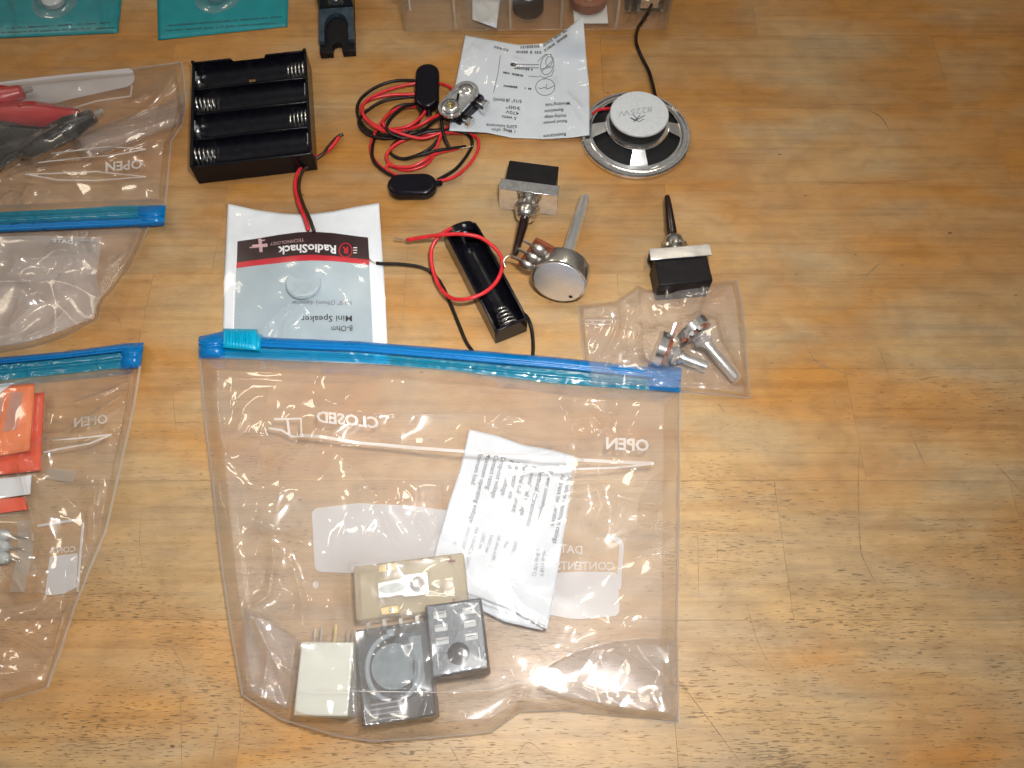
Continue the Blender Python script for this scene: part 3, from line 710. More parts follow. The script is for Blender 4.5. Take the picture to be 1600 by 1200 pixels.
for y, r in ((0.34, 0.46), (0.36, 0.56), (0.50, 0.56), (0.56, 0.48)):
    for k in range(n): rr = r * (1.0 if k % 2 else 0.95); V.append((rr * math.cos(2 * math.pi * k / n), y, 0.74 + rr * math.sin(2 * math.pi * k / n)))
m.add(V, [(i * n + k, i * n + (k + 1) % n, (i + 1) * n + (k + 1) % n, (i + 1) * n + k) for i in range(3) for k in range(n)] + [tuple(range(n)), tuple(3 * n + k for k in range(n))]).build('nut', 'nickel', tA, 25)
MB().turn((0, 0.55, 0.74), (0, 1.02, 0.74), [(0, 0.46), (0.45, 0.46), (0.8, 0.40), (1, 0.28)], 28).build('collar', 'nickel', tA, 40)
MB().turn((0, 0.95, 0.76), (0.10, 3.0, 0.95), [(0, 0.15), (0.06, 0.21), (0.2, 0.22), (0.7, 0.17), (0.93, 0.135), (1, 0.10)], 20).build('lever', 'lever_brown', tA, 60)
for sx in (-0.75, 0.75): MB().box((sx, -1.72, 0.75), (0.05, 0.22, 0.35)).build('terminal', 'steel', tA, 0)
tB = copy_tree(tA); tB['label'] = 'toggle switch with its lever away from the zip, touching the small clear baggie'
a, b = at(1013, 392, 1.36), at(1110, 384, 1.36); c = (a + b) / 2
tB.location = Vector((c.x, c.y, 0)) * S; tB.rotation_euler = (0, 0, math.atan2((b - a).y, (b - a).x))

# ================================================================== round potentiometer with a long shaft
fc, tip = at(873, 441, 1.42), at(914, 309, 0.26); ax = (tip - fc).normalized()
pt = thing('potentiometer', 'bare metal potentiometer with round can and long bright shaft', 'potentiometer', (fc.x, fc.y, 0))
def W_(m): return m
MB().turn(fc, fc + ax * 0.85, [(0, 0.1), (0, 1.02), (0.05, 1.12), (0.12, 1.15), (0.95, 1.15), (1, 1.10)], 48).build('can', 'nickel', pt, 35, world=True)
MB().turn(fc - ax * 0.006, fc + ax * 0.02, [(0, 1.03), (1, 1.05)], 48).build('back_face', 'tin', pt, 35, world=True)
prof = []
for k in range(9): prof += [(k / 9.0, 0.34), ((k + 0.4) / 9.0, 0.38), ((k + 0.8) / 9.0, 0.34)]
MB().turn(fc + ax * 0.82, fc + ax * 1.35, prof, 24).build('bushing', 'chrome', pt, 30, world=True)
MB().turn(fc + ax * 1.3, tip, [(0, 0.25), (0.985, 0.25), (1, 0.22)], 24).build('shaft', 'tin', pt, 35, world=True)
side = Vector((-0.86, 0.42, 0.35)); side = (side - ax * side.dot(ax)).normalized(); upv = side.cross(ax).normalized()
if upv.z < 0: upv = -upv
q = Matrix((side, upv, ax)).transposed()
wc = fc + ax * 0.70
MB().box(wc + side * 1.25 + upv * 0.0, (0.85, 1.75, 0.16), q).build('terminal_wafer', 'phenolic', pt, 0, bevel=0.05, world=True)
for k in (-1, 0, 1):
    p = wc + side * 1.30 + upv * (0.52 * k) - ax * 0.10
    m = MB().turn(p - side * 0.30, p + side * 0.32, [(0, 0.12), (0.25, 0.23), (0.6, 0.25), (0.9, 0.17), (1, 0.08)], 14)
    m.build('solder_lug', 'solder', pt, 60, world=True)
    MB().box(p + side * 0.50 - ax * 0.02, (0.5, 0.14, 0.05), q).build('lug_tab', 'solder', pt, 0, bevel=0.02, world=True)
p = wc + side * 1.85 + upv * (-0.52) - ax * 0.1
MB().tube(catmull([p, p + side * 0.35 + Vector((0, -0.1, 0.05)), p + side * 0.55 + Vector((-0.05, -0.35, -0.1)), p + side * 0.52 + Vector((-0.02, -0.6, -0.2))], 6), 0.055, 7).build('wire_stub', 'bare_wire', pt, 60, world=True)
rr = (Vector((0.55, -0.35, -0.7))); rr = (rr - ax * rr.dot(ax)).normalized()
MB().turn(fc + rr * 0.88 - ax * 0.012, fc + rr * 0.88 + ax * 0.03, [(0, 0.085), (1, 0.085)], 14).build('dark_notch', 'cone_black', pt, 0, world=True)

# ================================================================== black holder end with a forked notch
a, b = at(503, 92, 0), at(556, 88, 0); rz = math.atan2((b - a).y, (b - a).x); c = (a + b) / 2
fk = thing('holder_clip', 'black plastic clip with a forked notched end next to the teal card', 'holder clip', (c.x, c.y, 0), rz)
w = 1.72
base = [(-w / 2, 0), (-0.24, 0), (-0.24, 0.42), (-0.15, 0.60), (0, 0.66), (0.15, 0.60), (0.24, 0.42), (0.24, 0), (w / 2, 0), (w / 2, 5.5), (-w / 2, 5.5)]
MB().prism(base, 0.0, 0.35).build('base', 'black_satin', fk, 30, bevel=0.02)
arch = [(-w / 2, 0.50), (-0.58, 0.50)] + [(-0.58 * math.cos(t), 1.45 + 0.95 * math.sin(t)) for t in np.linspace(0, math.pi, 15)] + [(0.58, 0.50), (w / 2, 0.50), (w / 2, 2.75), (-w / 2, 2.75)]
MB().prism(arch, 0.352, 0.62).build('arched_cover', 'blue_black', fk, 30, bevel=0.02)
MB().box((0, 4.2, 0.72), (w, 2.75, 0.72)).build('block', 'smoked', fk, 30)
MB().turn((0, 3.3, 0.4), (0, 3.3, 1.06), [(0, 0.42), (0.55, 0.42), (0.75, 0.36), (0.92, 0.2), (1, 0.02)], 20).build('stud', 'nickel', fk, 60)

# ================================================================== teal cards in blister packs
def teal(label, quad, dome, rows, filmed):
    c = at(*np.mean(quad, axis=0), 0)
    t = thing('component_card', label, 'card', (c.x, c.y, 0), 0, 'teal component cards')
    (a, b, d, e) = quad                      # tl, tr, br, bl
    G = coons([a, b], [e, d], [a, e], [b, d], 30, 20)
    sh = Sheet(G, 0.05 + 0.10 * ridges(G[..., 0], G[..., 1], 160, 3) * falloff(G[..., 0], 3))
    sh.build('backing_card', 'teal_card', t, 180, 0.04)
    bars(rows, sh, 'dark_teal_ink', t, seed=int(a[0]) % 97, h=2.6)
    p = at(*dome, 0.15)
    MB().lathe((p.x, p.y, 0.14), [(1.15, 0), (0.95, 0.02), (0.80, 0.12), (0.74, 0.42), (0.66, 0.50), (0.001, 0.52)], 32).build('blister', 'blister', t, 40, world=True)
    MB().lathe((p.x, p.y, 0.16), [(0.52, 0), (0.52, 0.22), (0.45, 0.26), (0.001, 0.26)], 24).build('component', 'magnet_white' if filmed else 'teal_card', t, 40, world=True)
    if filmed:
        G = coons([(-70, -60), (40, -60), (196, -60)], [(-70, 72), (60, 64), (186, 52)], [(-70, -60), (-70, 72)], [(196, -60), (190, 10), (186, 52)], 110, 60)
        Z = 0.25 + folds(G, [([(20, -40), (28, 30), (30, 58)], 0.35, 7), ([(150, -30), (170, 54)], 0.25, 6), ([(60, 5), (120, 40)], 0.15, 8)]) + 0.16 * ridges(G[..., 0], G[..., 1], 60, 11)
        f = falloff(Z, 5); Z = 0.10 + (Z - 0.10) * f
        Sheet(G, Z).build('clear_wrap', 'sleeve_film', t)
    return t
teal('teal card in a clear wrap with a round blister, above the bag of alligator clips', [(-70, -60), (196, -60), (184, 51), (-70, 62)], (85, 4), [((8, 44), (172, 35)), ((2, 51), (178, 43))], True)
teal('teal card without wrap, between the wrapped card and the black clip', [(244, -60), (452, -62), (449, 41), (247, 62)], (340, -4), [((262, 40), (440, 26)), ((258, 48), (430, 36))], False)

# ================================================================== sheet of instructions behind the snaps, in a clear sleeve
pg = at(810, 140, 0)
ip = thing('instruction_sheet', 'curled white instruction sheet with a small line drawing, beside the loudspeaker', 'paper', (pg.x, pg.y, 0))
G = coons([(727, 55), (765, 62), (810, 70), (850, 68), (885, 46), (911, 24)], [(702, 204), (760, 207), (800, 215), (850, 217), (890, 215), (921, 211)],
          [(727, 55), (716, 110), (708, 150), (702, 204)], [(911, 24), (916, 90), (921, 140), (921, 211)], 60, 60)
gx, gy = G[..., 0], G[..., 1]
def pz(gx, gy): return 0.22 + 1.5 * np.exp(-(((gx - 912) / 60) ** 2 + ((gy - 20) / 70) ** 2)) + 0.35 * np.exp(-((gx - 700) / 60) ** 2) + 0.35 * np.exp(-((gy - 60) / 30) ** 2) * np.clip((gx - 740) / 150, 0, 1) + 0.12 * np.sin((gx + gy * 0.4) / 38) + 0.06 * np.sin((gx * 0.6 - gy) / 27)
ish_s = Sheet(G, pz(gx, gy)); ip_sheet = ish_s.build('sheet', 'paper', ip, 180, 0.012); ish = pz
text_px('Resistance', (884, 207), (849, 211), (0, 5.5), ish, 'ink', ip_sheet, 0.01, 0.035)
for s, x0, x1, y in (('Rated power:', 886, 848, 187), ('Working voltage:', 885, 850, 178), ('Rotation:', 880, 850, 169), ('Mounting hole', 890, 852, 159)):
    text_px(s, (x0, y), (x1, y + 3), (0, 5), ish, 'ink', ip_sheet, 0.008, 0.035)
for s, x0, x1, y in (('1 Meg. ohm', 805, 768, 203), ('±20% tolerance', 808, 760, 196), ('.5 watts', 808, 784, 183), ('470V', 811, 790, 175), ('300°', 813, 790, 167), ('5/16" (8.0mm)', 815, 771, 156)):
    text_px(s, (x0, y), (x1, y - 3), (0, 5), ish, 'ink', ip_sheet, 0.008, 0.035)
bars([((885, 47), (848, 72)), ((846, 72), (813, 74)), ((886, 55), (850, 80)), ((846, 82), (806, 81)), ((794, 79), (772, 73))], ish, 'ink_grey', ip_sheet, 'heading_print', 5, 4.5)
bars([((832, 109), (803, 106)), ((820, 119), (786, 113)), ((830, 139), (787, 134))], ish, 'ink', ip_sheet, 'caption_print', 8, 3.5)
dr = [ellipse((855, 101), 10, 16, 12), ellipse((858, 96), 5, 8, 12), [(842, 101), (800, 100)], [(842, 106), (806, 105)], [(840, 96), (846, 90), (852, 85), (862, 85)], [(843, 118), (850, 122), (862, 118), (866, 108)], [(826, 119), (842, 120)],
      ellipse((852, 136), 15, 13, -8), [(841, 137), (846, 139), (850, 136), (855, 139), (860, 137), (866, 134)], [(853, 138), (854, 131)], [(782, 86), (778, 115), (771, 145)], [(844, 108), (866, 104)], [(846, 112), (862, 96)]]
ribbon(dr, 1.1, ish, 'ink_grey', ip)
patch('knob_drawing', ellipse((802, 101), 5, 3, 5, 14), ish, 'ink', ip_sheet, rings=2, lift=0.02)
G2 = coons([(727, 55), (765, 62), (810, 70), (850, 68), (885, 46), (911, 24)], [(700, 206), (760, 209), (800, 217), (850, 219), (890, 217), (923, 213)],
           [(727, 55), (716, 110), (708, 150), (700, 206)], [(911, 24), (916, 90), (921, 140), (923, 213)], 110, 110)
x2, y2 = G2[..., 0], G2[..., 1]
Z2 = pz(x2, y2) + 0.06 + (0.20 * facets(x2, y2, 40, 41) + 0.07 * facets(x2, y2, 17, 45)) * np.clip((np.abs(x2 - 830) - 8) / 60, 0.35, 1) \
    + folds(G2, [([(868, 118), (885, 160), (912, 200)], 0.40, 9), ([(880, 140), (915, 175)], 0.25, 7), ([(735, 70), (760, 85)], 0.2, 8), ([(800, 92), (822, 96)], 0.18, 5)])
Sheet(G2, Z2).build('clear_sleeve', 'sleeve_film', ip)

# ================================================================== mini speaker pouch
pg = at(478, 425, 0)
ms = thing('speaker_pouch', 'white and grey printed pouch with a black header holding a small speaker', 'speaker pouch', (pg.x, pg.y, 0))
def mz(x, y): return 0.10 + 0.75 * np.exp(-(((x - 480) / 85) ** 2 + ((y - 405) / 62) ** 2)) + 0.10 * np.exp(-((y - 318) / 14) ** 2) * np.abs(x - 475) / 120
G = coons([(356, 318), (400, 328), (440, 333), (475, 335), (520, 330), (560, 322), (592, 317)], [(347, 560), (480, 565), (607, 570)], [(356, 318), (351, 420), (347, 560)], [(592, 317), (600, 430), (607, 570)], 60, 60)
msh = Sheet(G, np.minimum(mz(G[..., 0], G[..., 1]), 1)); msh.build('backing_card', 'card_white', ms, 180, 0.02)
top = [(371, 377), (400, 373), (435, 367), (465, 363), (490, 362), (520, 364), (550, 368), (575, 371)]
b1 = [(370, 410), (400, 406), (435, 402), (465, 399), (490, 398), (520, 400), (550, 403), (577, 406)]
b2 = [(369, 419), (400, 415), (435, 411), (465, 408), (490, 407), (520, 408), (550, 411), (577, 414)]
bt = [(364, 560), (480, 562), (584, 565)]
def strip(name, A, B, m, lift, nu=40, nv=10):
    G = coons(A, B, [A[0], B[0]], [A[-1], B[-1]], nu, nv); return Sheet(G, mz(G[..., 0], G[..., 1]) + lift).build(name, m, ms)
hd = strip('black_header', top, b1, 'band_black', 0.016); strip('red_stripe', b1, b2, 'band_red', 0.016); gp = strip('grey_panel', b2, bt, 'panel_blue', 0.016, 40, 40)
text_px('RadioShack', (525, 384), (434, 386), (0, 12.5), mz, 'print_white', hd, 0.028, 0.040, bend=-3)
text_px('TECHNOLOGY', (475, 372), (422, 379), (0, 5), mz, 'print_pink', hd, 0.0, 0.040)
ribbon([ellipse((540, 391), 10, 11)], 1.5, mz, 'band_red', hd, 'logo_ring', 0.040)
text_px('R', (544, 386), (535, 386), (0, 10), mz, 'band_red', hd, 0.03, 0.040)
ribbon([[(552, 387), (558, 387)], [(552, 391), (558, 391)], [(552, 395), (558, 395)]], 1.5, mz, 'print_white', hd, 'logo_bars', 0.040)
ribbon([[(406, 373), (408, 394)], [(394, 385), (418, 383)]], 5, mz, 'print_pink', hd, 'logo_cross', 0.040)
ribbon([[(390, 387), (402, 385)], [(409, 376), (414, 375)]], 2, mz, 'print_pink', hd, 'logo_detail', 0.044)
text_px('1-1/8" (29mm) diameter', (549, 470), (455, 470), (0, 6.5), mz, 'ink_grey', gp, 0.008, 0.040)
text_px('Mini Speaker', (550, 493), (470, 494), (0, 9.5), mz, 'ink', gp, 0.006, 0.040)
text_px('8-Ohm', (551, 508), (518, 510), (0, 9), mz, 'ink', gp, 0.004, 0.040)
# the round speaker pressing through the panel
p = at(474, 441, float(mz(474, 441)))
MB().lathe((p.x, p.y, p.z - 0.10), [(0.76, 0.0), (0.72, 0.15), (0.66, 0.17), (0.60, 0.155), (0.001, 0.15)], 36).build('speaker_bump', 'panel_light', gp, 60, world=True)
G = coons([(354, 316), (475, 315), (594, 315)], [(346, 560), (480, 565), (608, 570)], [(354, 316), (350, 420), (346, 560)], [(594, 315), (601, 430), (608, 570)], 130, 120)
x2, y2 = G[..., 0], G[..., 1]
Z = mz(x2, y2) + 0.06 + 0.28 * facets(x2, y2, 95, 51) * falloff(x2, 8) + folds(G, [([(455, 470), (418, 507), (395, 540)], 0.28, 13), ([(470, 475), (447, 506), (440, 540)], 0.28, 11), ([(380, 345), (420, 335)], 0.10, 6)])
Sheet(G, Z).build('clear_front', 'sleeve_film', ms)
wire_on(ms, 'red_lead', [(482, 360, .75), (476, 340, .7), (466, 315, .45), (461, 290, .3), (466, 268, .25), (482, 251, .25), (502, 242, .25), (517, 231, .25), (530, 214, .3)], 0.085, 'wire_red')
wire_on(ms, 'black_lead', [(491, 361, .75), (484, 342, .7), (473, 316, .45), (467, 293, .3), (472, 270, .25), (488, 253, .3), (505, 240, .35), (514, 228, .3), (527, 214, .2), (536, 210, .2)], 0.075, 'wire_brown')

# ================================================================== zip bags
def zip_strip(th, up, mid, low, ridge_up, ends=()):
    """solid ridge and tinted film of a slider zip; up, mid, low: pixel polylines"""
    A, B = (up, mid) if ridge_up else (mid, low); C, D = (mid, low) if ridge_up else (up, mid)
    G = coons(A, B, [A[0], B[0]], [A[-1], B[-1]], 160, 14); v = np.linspace(0, 1, 14)[:, None]
    Z = np.broadcast_to(0.30 + 0.26 * np.sin(math.pi * np.clip(v * 1.06 - 0.03, 0, 1)) ** 0.6, G.shape[:2]).copy()
    Z -= 0.10 * np.exp(-((v - (0.62 if ridge_up else 0.38)) / 0.07) ** 2)
    Z[0] = Z[-1] = 0.08
    tr = Sheet(G, Z).build('zip_track', 'plastic_blue', th)
    G = coons(C, D, [C[0], D[0]], [C[-1], D[-1]], 240, 16); v = np.linspace(0, 1, 16)[:, None]
    k = v if ridge_up else 1 - v
    Z = 0.34 - 0.12 * k + 0.07 * np.exp(-((k - 0.45) / 0.10) ** 2) + 0.035 * ridges(G[..., 0], G[..., 1], 12, 61) + 0.05 * ridges(G[..., 0], G[..., 1] * 2, 40, 63) * k
    Sheet(G, Z).build('zip_film', 'zip_film', th)
    for e in ends:
        (p0, p1, q1, q0) = e
        G = coons([p0, p1], [q0, q1], [p0, q0], [p1, q1], 12, 20); v = np.linspace(0, 1, 20)[:, None]; u = np.linspace(0, 1, 12)[None]
        Z = 0.12 + 0.52 * (np.sin(math.pi * np.clip(u, 0.02, 0.98)) ** 0.35) * (np.sin(math.pi * np.clip(v, 0.02, 0.98)) ** 0.35) - 0.10 * np.exp(-((v - 0.5) / 0.06) ** 2)
        Sheet(G, Z).build('zip_end', 'plastic_blue', th)
    return tr
GRP = 'clear slider zip bags'
# ---- the large bag with the relays
pg = at(690, 850, 0)
bag = thing('zip_bag', 'large clear slider bag with a blue zip holding relays and printed instructions', 'zip bag', (pg.x, pg.y, 0), 0, GRP)
topE = [(312, 556), (460, 560), (600, 568), (760, 583), (900, 602), (1062, 611)]
botE = [(379, 1086), (440, 1124), (520, 1148), (580, 1158), (680, 1152), (766, 1144), (812, 1112), (880, 1110), (980, 1120), (1060, 1129)]
lefE = [(312, 556), (318, 640), (333, 760), (346, 880), (362, 990), (379, 1086)]
rigE = [(1062, 611), (1061, 760), (1059, 900), (1057, 985), (1059, 1060), (1060, 1129)]
G = coons(topE, botE, lefE, rigE, 300, 260); gx, gy = G[..., 0], G[..., 1]
R_white = [(467, 1003), (551, 1003), (545, 1120), (462, 1118)]
R_black = [(553, 985), (668, 968), (680, 1118), (568, 1136)]
R_sock = [(664, 945), (750, 938), (763, 1042), (678, 1060)]
R_tan = [(549, 884), (706, 868), (716, 945), (558, 972)]
P_ins = [(733, 671), (818, 695), (908, 714), (895, 780), (872, 900), (856, 984), (790, 968), (720, 925), (667, 914), (690, 830)]
cont = [(R_white, 1.62), (R_black, 1.66), (R_sock, 1.68), (R_tan, 1.45), (P_ins, 0.95)]
Zb = drape(G, 0.40, cont, 0.9965, 700, 0.10)
# a little air in the bag, and the creases that can be picked out
air = 0.35 * np.exp(-(((gx - 640) / 260) ** 2 + ((gy - 760) / 150) ** 2))
crs = 1.15 * folds(G, [([(425, 838), (428, 880), (420, 930), (385, 955)], 0.32, 7), ([(330, 590), (338, 640), (345, 700)], 0.25, 6), ([(392, 958), (450, 985), (468, 1000)], 0.30, 8), ([(392, 958), (420, 1020), (410, 1080)], 0.30, 7), ([(400, 965), (440, 1060)], 0.25, 7), ([(420, 1010), (455, 1055)], 0.2, 6), ([(395, 820), (430, 838), (485, 850)], 0.22, 7),
     ([(455, 875), (470, 930), (474, 978)], 0.22, 6), ([(600, 790), (560, 740), (520, 700), (480, 680)], 0.22, 16), ([(590, 785), (610, 830), (630, 880)], 0.22, 8), ([(930, 750), (940, 790), (920, 835)], 0.30, 8), ([(950, 770), (1000, 785), (1045, 790)], 0.34, 12), ([(905, 820), (950, 825)], 0.2, 6),
     ([(690, 830), (675, 850), (650, 800)], 0.30, 10), ([(890, 700), (905, 690), (860, 705), (780, 720)], 0.2, 8), ([(820, 985), (845, 1010), (875, 1035)], 0.3, 6), ([(830, 1060), (870, 1030), (920, 1012), (965, 1000), (1010, 996), (1055, 1000)], 0.42, 9), ([(965, 1000), (1010, 1040), (1055, 1065)], 0.34, 10), ([(840, 1072), (900, 1085), (980, 1120)], 0.30, 6),
     ([(700, 1085), (770, 1078), (830, 1060)], 0.25, 7), ([(830, 1060), (800, 1110), (766, 1142)], 0.30, 7), ([(770, 1020), (800, 1050), (815, 1080)], 0.2, 6), ([(988, 1118), (1020, 1105), (1058, 1125)], 0.3, 8), ([(900, 665), (925, 650), (945, 668)], 0.25, 9), ([(880, 625), (890, 655), (905, 668)], 0.2, 8), ([(800, 600), (790, 640), (760, 665)], 0.18, 12), ([(670, 1090), (655, 1135)], 0.2, 5), ([(610, 1075), (650, 1078)], 0.15, 5)])
crum = crumple(gx, gy, 71, 1.15)
fo = falloff(Zb, 10)
eg = 0.12 + 0.38 * np.clip((900 - gx) / 300, 0, 1) * np.clip((gy - 600) / 300, 0, 1)
Zb = eg + (Zb - 0.10 + air + crs + crum) * fo + 0.22 * np.exp(-((np.arange(260)[:, None]) / 10.0)) * (1 - np.exp(-np.minimum(np.arange(300), np.arange(300)[::-1])[None] / 6.0))
front = Sheet(G, Zb); front.build('front_film', 'bag_film', bag)
zk = 0.035 + 0.02 * ridges(gx, gy, 90, 77); zk = zk + (eg - 0.05 - zk) * (1 - falloff(Zb, 22)) ** 2
back = Sheet(G[::3, ::3], zk[::3, ::3]); back.build('back_film', 'bag_film_back', bag)
ribbon([lefE], 4, front, 'seam', bag, 'side_seam', 0.0); ribbon([rigE], 4, front, 'seam', bag, 'side_seam', 0.0); ribbon([botE], 3, front, 'seam', bag, 'bottom_seam', 0.0)
zip_strip(bag, [(312, 528), (350, 519), (420, 527), (560, 533), (700, 544), (860, 557), (1010, 573), (1064, 574)], [(311, 540), (420, 545), (560, 551), (700, 563), (860, 577), (1010, 592), (1064, 597)],
          [(311, 559), (430, 562), (560, 566), (700, 578), (860, 598), (1010, 609), (1062, 613)], True, [((1012, 569), (1065, 574), (1063, 613), (1012, 609)), ((311, 526), (352, 517), (352, 560), (311, 560))])
sl = MB()
Gs = coons([(349, 513), (402, 514)], [(347, 545), (404, 550)], [(349, 513), (347, 545)], [(402, 514), (404, 550)], 60, 14)
u = np.linspace(0, 1, 60)[None]; v = np.linspace(0, 1, 14)[:, None]
Zs = 0.50 + 0.38 * np.sin(math.pi * np.clip(u, .01, .99)) ** 0.25 * np.sin(math.pi * np.clip(v, .01, .99)) ** 0.3 + 0.035 * np.sin(u * 2 * math.pi * 11) * (v < 0.75) * (u < 0.85)
Zs[:, 0] = Zs[:, -1] = 0.25; Zs[0] = Zs[-1] = 0.25
Sheet(Gs, Zs).build('slider', 'slider_cyan', bag, 60)
Gs = coons([(396, 522), (410, 522)], [(396, 548), (408, 550)], [(396, 522), (396, 548)], [(410, 522), (408, 550)], 8, 12)
u = np.linspace(0, 1, 8)[None]; v = np.linspace(0, 1, 12)[:, None]
Sheet(Gs, 0.3 + 0.4 * np.sin(math.pi * np.clip(u, .01, .99)) ** 0.4 * np.sin(math.pi * np.clip(v, .01, .99)) ** 0.4).build('slider_lip', 'slider_cyan', bag, 60)
# right corner folds over, left layer is added; pale veil paints their whitish sheen
Gf = coons([(858, 1040), (905, 1014), (965, 1001), (1010, 996), (1057, 998)], [(838, 1078), (880, 1092), (940, 1108), (985, 1119), (1060, 1127)], [(858, 1040), (838, 1078)], [(1057, 998), (1059, 1060), (1060, 1127)], 90, 60)
Sheet(Gf, 0.30 + (0.55 * facets(Gf[..., 0], Gf[..., 1], 75, 201) + 0.14 * facets(Gf[..., 0], Gf[..., 1], 28, 204)) * falloff(Gf[..., 0], 5)).build('corner_fold_and_sheen', 'fold_and_glare_film', bag)
Gf = coons([(384, 948), (420, 962), (470, 1000)], [(381, 1084), (410, 1100), (452, 1112)], [(384, 948), (372, 1020), (381, 1084)], [(470, 1000), (462, 1060), (452, 1112)], 60, 80)
Sheet(Gf, 0.45 + (0.55 * facets(Gf[..., 0], Gf[..., 1], 60, 211) + 0.16 * facets(Gf[..., 0], Gf[..., 1], 24, 214)) * falloff(Gf[..., 0], 5)).build('corner_fold_and_sheen', 'fold_and_glare_film', bag)
ribbon([[(462, 1079), (560, 1080), (680, 1082), (770, 1076), (830, 1060), (870, 1034)]], 1.6, front, 'seam', bag, 'crease_line', 0.02)
# print on the bag: it lies with its face down, so the words read backwards
text_px('CLOSED', (592, 669), (495, 659), (-1, -17), front, 'print_line', bag, 0.03, 0.06)
text_px('OPEN', (1014, 705), (947, 701), (0, -18), front, 'print_line', bag, 0.03, 0.06)
ribbon([[(468, 680), (500, 682), (560, 692), (640, 699), (735, 706), (860, 716), (950, 721), (1020, 724)]], 5, front, 'print_line', bag, 'print_line', 0.03)
ribbon([[(1022, 724), (960, 731), (890, 733), (820, 733)]], 3.5, front, 'print_line', bag, 'print_line', 0.034)
ribbon([[(428, 655), (470, 654), (471, 682), (456, 682), (440, 672), (420, 669)], [(449, 655), (452, 678)]], 3.5, front, 'print_line', bag, 'print_symbol', 0.03)
patch('print_panel', rounded([(487, 795), (560, 786), (640, 790), (722, 800), (718, 880), (600, 898), (492, 893)], 10), back, 'print_panel', bag, 0.05)
patch('print_panel', rounded([(850, 896), (905, 893), (966, 894), (968, 962), (900, 968), (845, 958)], 10), back, 'print_panel', bag, 0.05)
ribbon([rounded([(800, 838), (972, 842), (968, 900), (966, 930)], 14)[6:20]], 7, back, 'print_panel', bag, 'panel_border', 0.06)
text_px('CONTENTS', (960, 891), (868, 890), (0, -13), back, 'print_line', bag, 0.02, 0.07)
text_px('DATE', (910, 866), (866, 862), (0, -13), back, 'print_line', bag, 0.02, 0.07)
patch('print_dot', ellipse((493, 914), 5, 6, 0, 14), back, 'print_line', bag, 0.05, 2)

# ---- what lies in the large bag
def placed(label, name, cat, quad, z, group=None):
    """frame of a box whose top face shows as quad: tl, tr, br, bl"""
    a, b, c, d = (at(*p, z) for p in quad); o = (a + b + c + d) / 4
    w = ((b - a).length + (c - d).length) / 2; h = ((d - a).length + (c - b).length) / 2
    rz = math.atan2((b - a).y + (c - d).y, (b - a).x + (c - d).x)
    return thing(name, label, cat, (o.x, o.y, 0.06), rz, group), w, h
rw, w, h = placed('plain cream-white block relay with thin pins in the large bag', 'relay', 'relay', R_white, 1.55, 'relays in the large bag')
MB().box((0, 0, 0.77), (w, h, 1.44)).build('case', 'relay_white', rw, 30, bevel=0.06, seg=3)
for x, y, t in ((-0.62, 0.52, 0.1), (-0.45, 0.60, -0.1), (0.05, 0.66, 0.0), (0.50, 0.55, 0.1), (0.64, 0.48, -0.05)):
    mm = 'brass' if abs(x) < 0.2 else 'nickel'
    MB().box((x, h / 2 + y / 2, 0.75 + t), (0.10 if abs(x) < 0.2 else 0.06, y, 0.05)).build('pin', mm, rw, 0, bevel=0.01)
rb, w, h = placed('smoked dark relay with a pale coil showing through its cover', 'relay', 'relay', R_black, 1.60, 'relays in the large bag')
MB().box((0, 0.35, 0.80), (w, h - 0.7, 1.50)).build('smoked_cover', 'smoked', rb, 30, bevel=0.05)
MB().box((0, -h / 2 + 0.36, 0.78), (w, 0.68, 1.52)).build('base', 'black_satin', rb, 30, bevel=0.05)
MB().box((0, 0.35, 0.12), (w - 0.2, h - 0.9, 0.16)).build('floor_plate', 'blue_black', rb, 30, bevel=0.02)
MB().turn((-0.05, 0.2, 0.35), (-0.05, 0.2, 1.40), [(0, 0.5), (0.8, 0.5), (0.8, 0.72), (1, 0.72)], 28).build('coil', 'coil_grey', rb, 40)
m = MB(); t = np.linspace(0.6, 2 * math.pi - 0.9, 40); m.tube([(-0.05 + 0.85 * math.cos(a + 1.0), 0.15 + 1.02 * math.sin(a + 1.0), 1.46) for a in t], 0.085, 8); m.build('coil_frame', 'print_white', rb, 60)
MB().box((0.72, 0.2, 0.85), (0.42, 1.7, 1.1)).build('armature', 'coil_grey', rb, 30, bevel=0.04)
MB().box((-0.05, 1.25, 1.2), (0.28, 0.25, 0.5)).build('contact', 'steel', rb, 30, bevel=0.02)
for k in range(4): MB().box((-0.85 + k * 0.55, h / 2 + 0.12, 0.9), (0.12, 0.30, 0.05)).build('pin', 'nickel', rb, 0)
bars([((580, 1114), (632, 1108)), ((582, 1124), (630, 1119)), ((582, 1133), (634, 1127)), ((584, 1141), (626, 1136))], 1.612, 'ink_faint', rb, 'case_print', 4, 4.0) if False else None
for r in range(4):
    MB().box((-0.35, -h / 2 + 0.60 - r * 0.15, 1.545), (1.0 + 0.1 * (r % 2), 0.05, 0.008)).build('case_print', 'ink_grey', rb, 0)
rs, w, h = placed('dark blue-grey relay showing six pins and a round recess', 'relay', 'relay', R_sock, 1.60, 'relays in the large bag')
MB().box((0, 0, 0.77), (w + 0.08, h + 0.08, 1.44)).build('case', 'black_satin', rs, 30, bevel=0.05)
MB().box((0, 0, 1.51), (w - 0.05, h - 0.05, 0.05)).build('pin_face', 'blue_black', rs, 30, bevel=0.02)
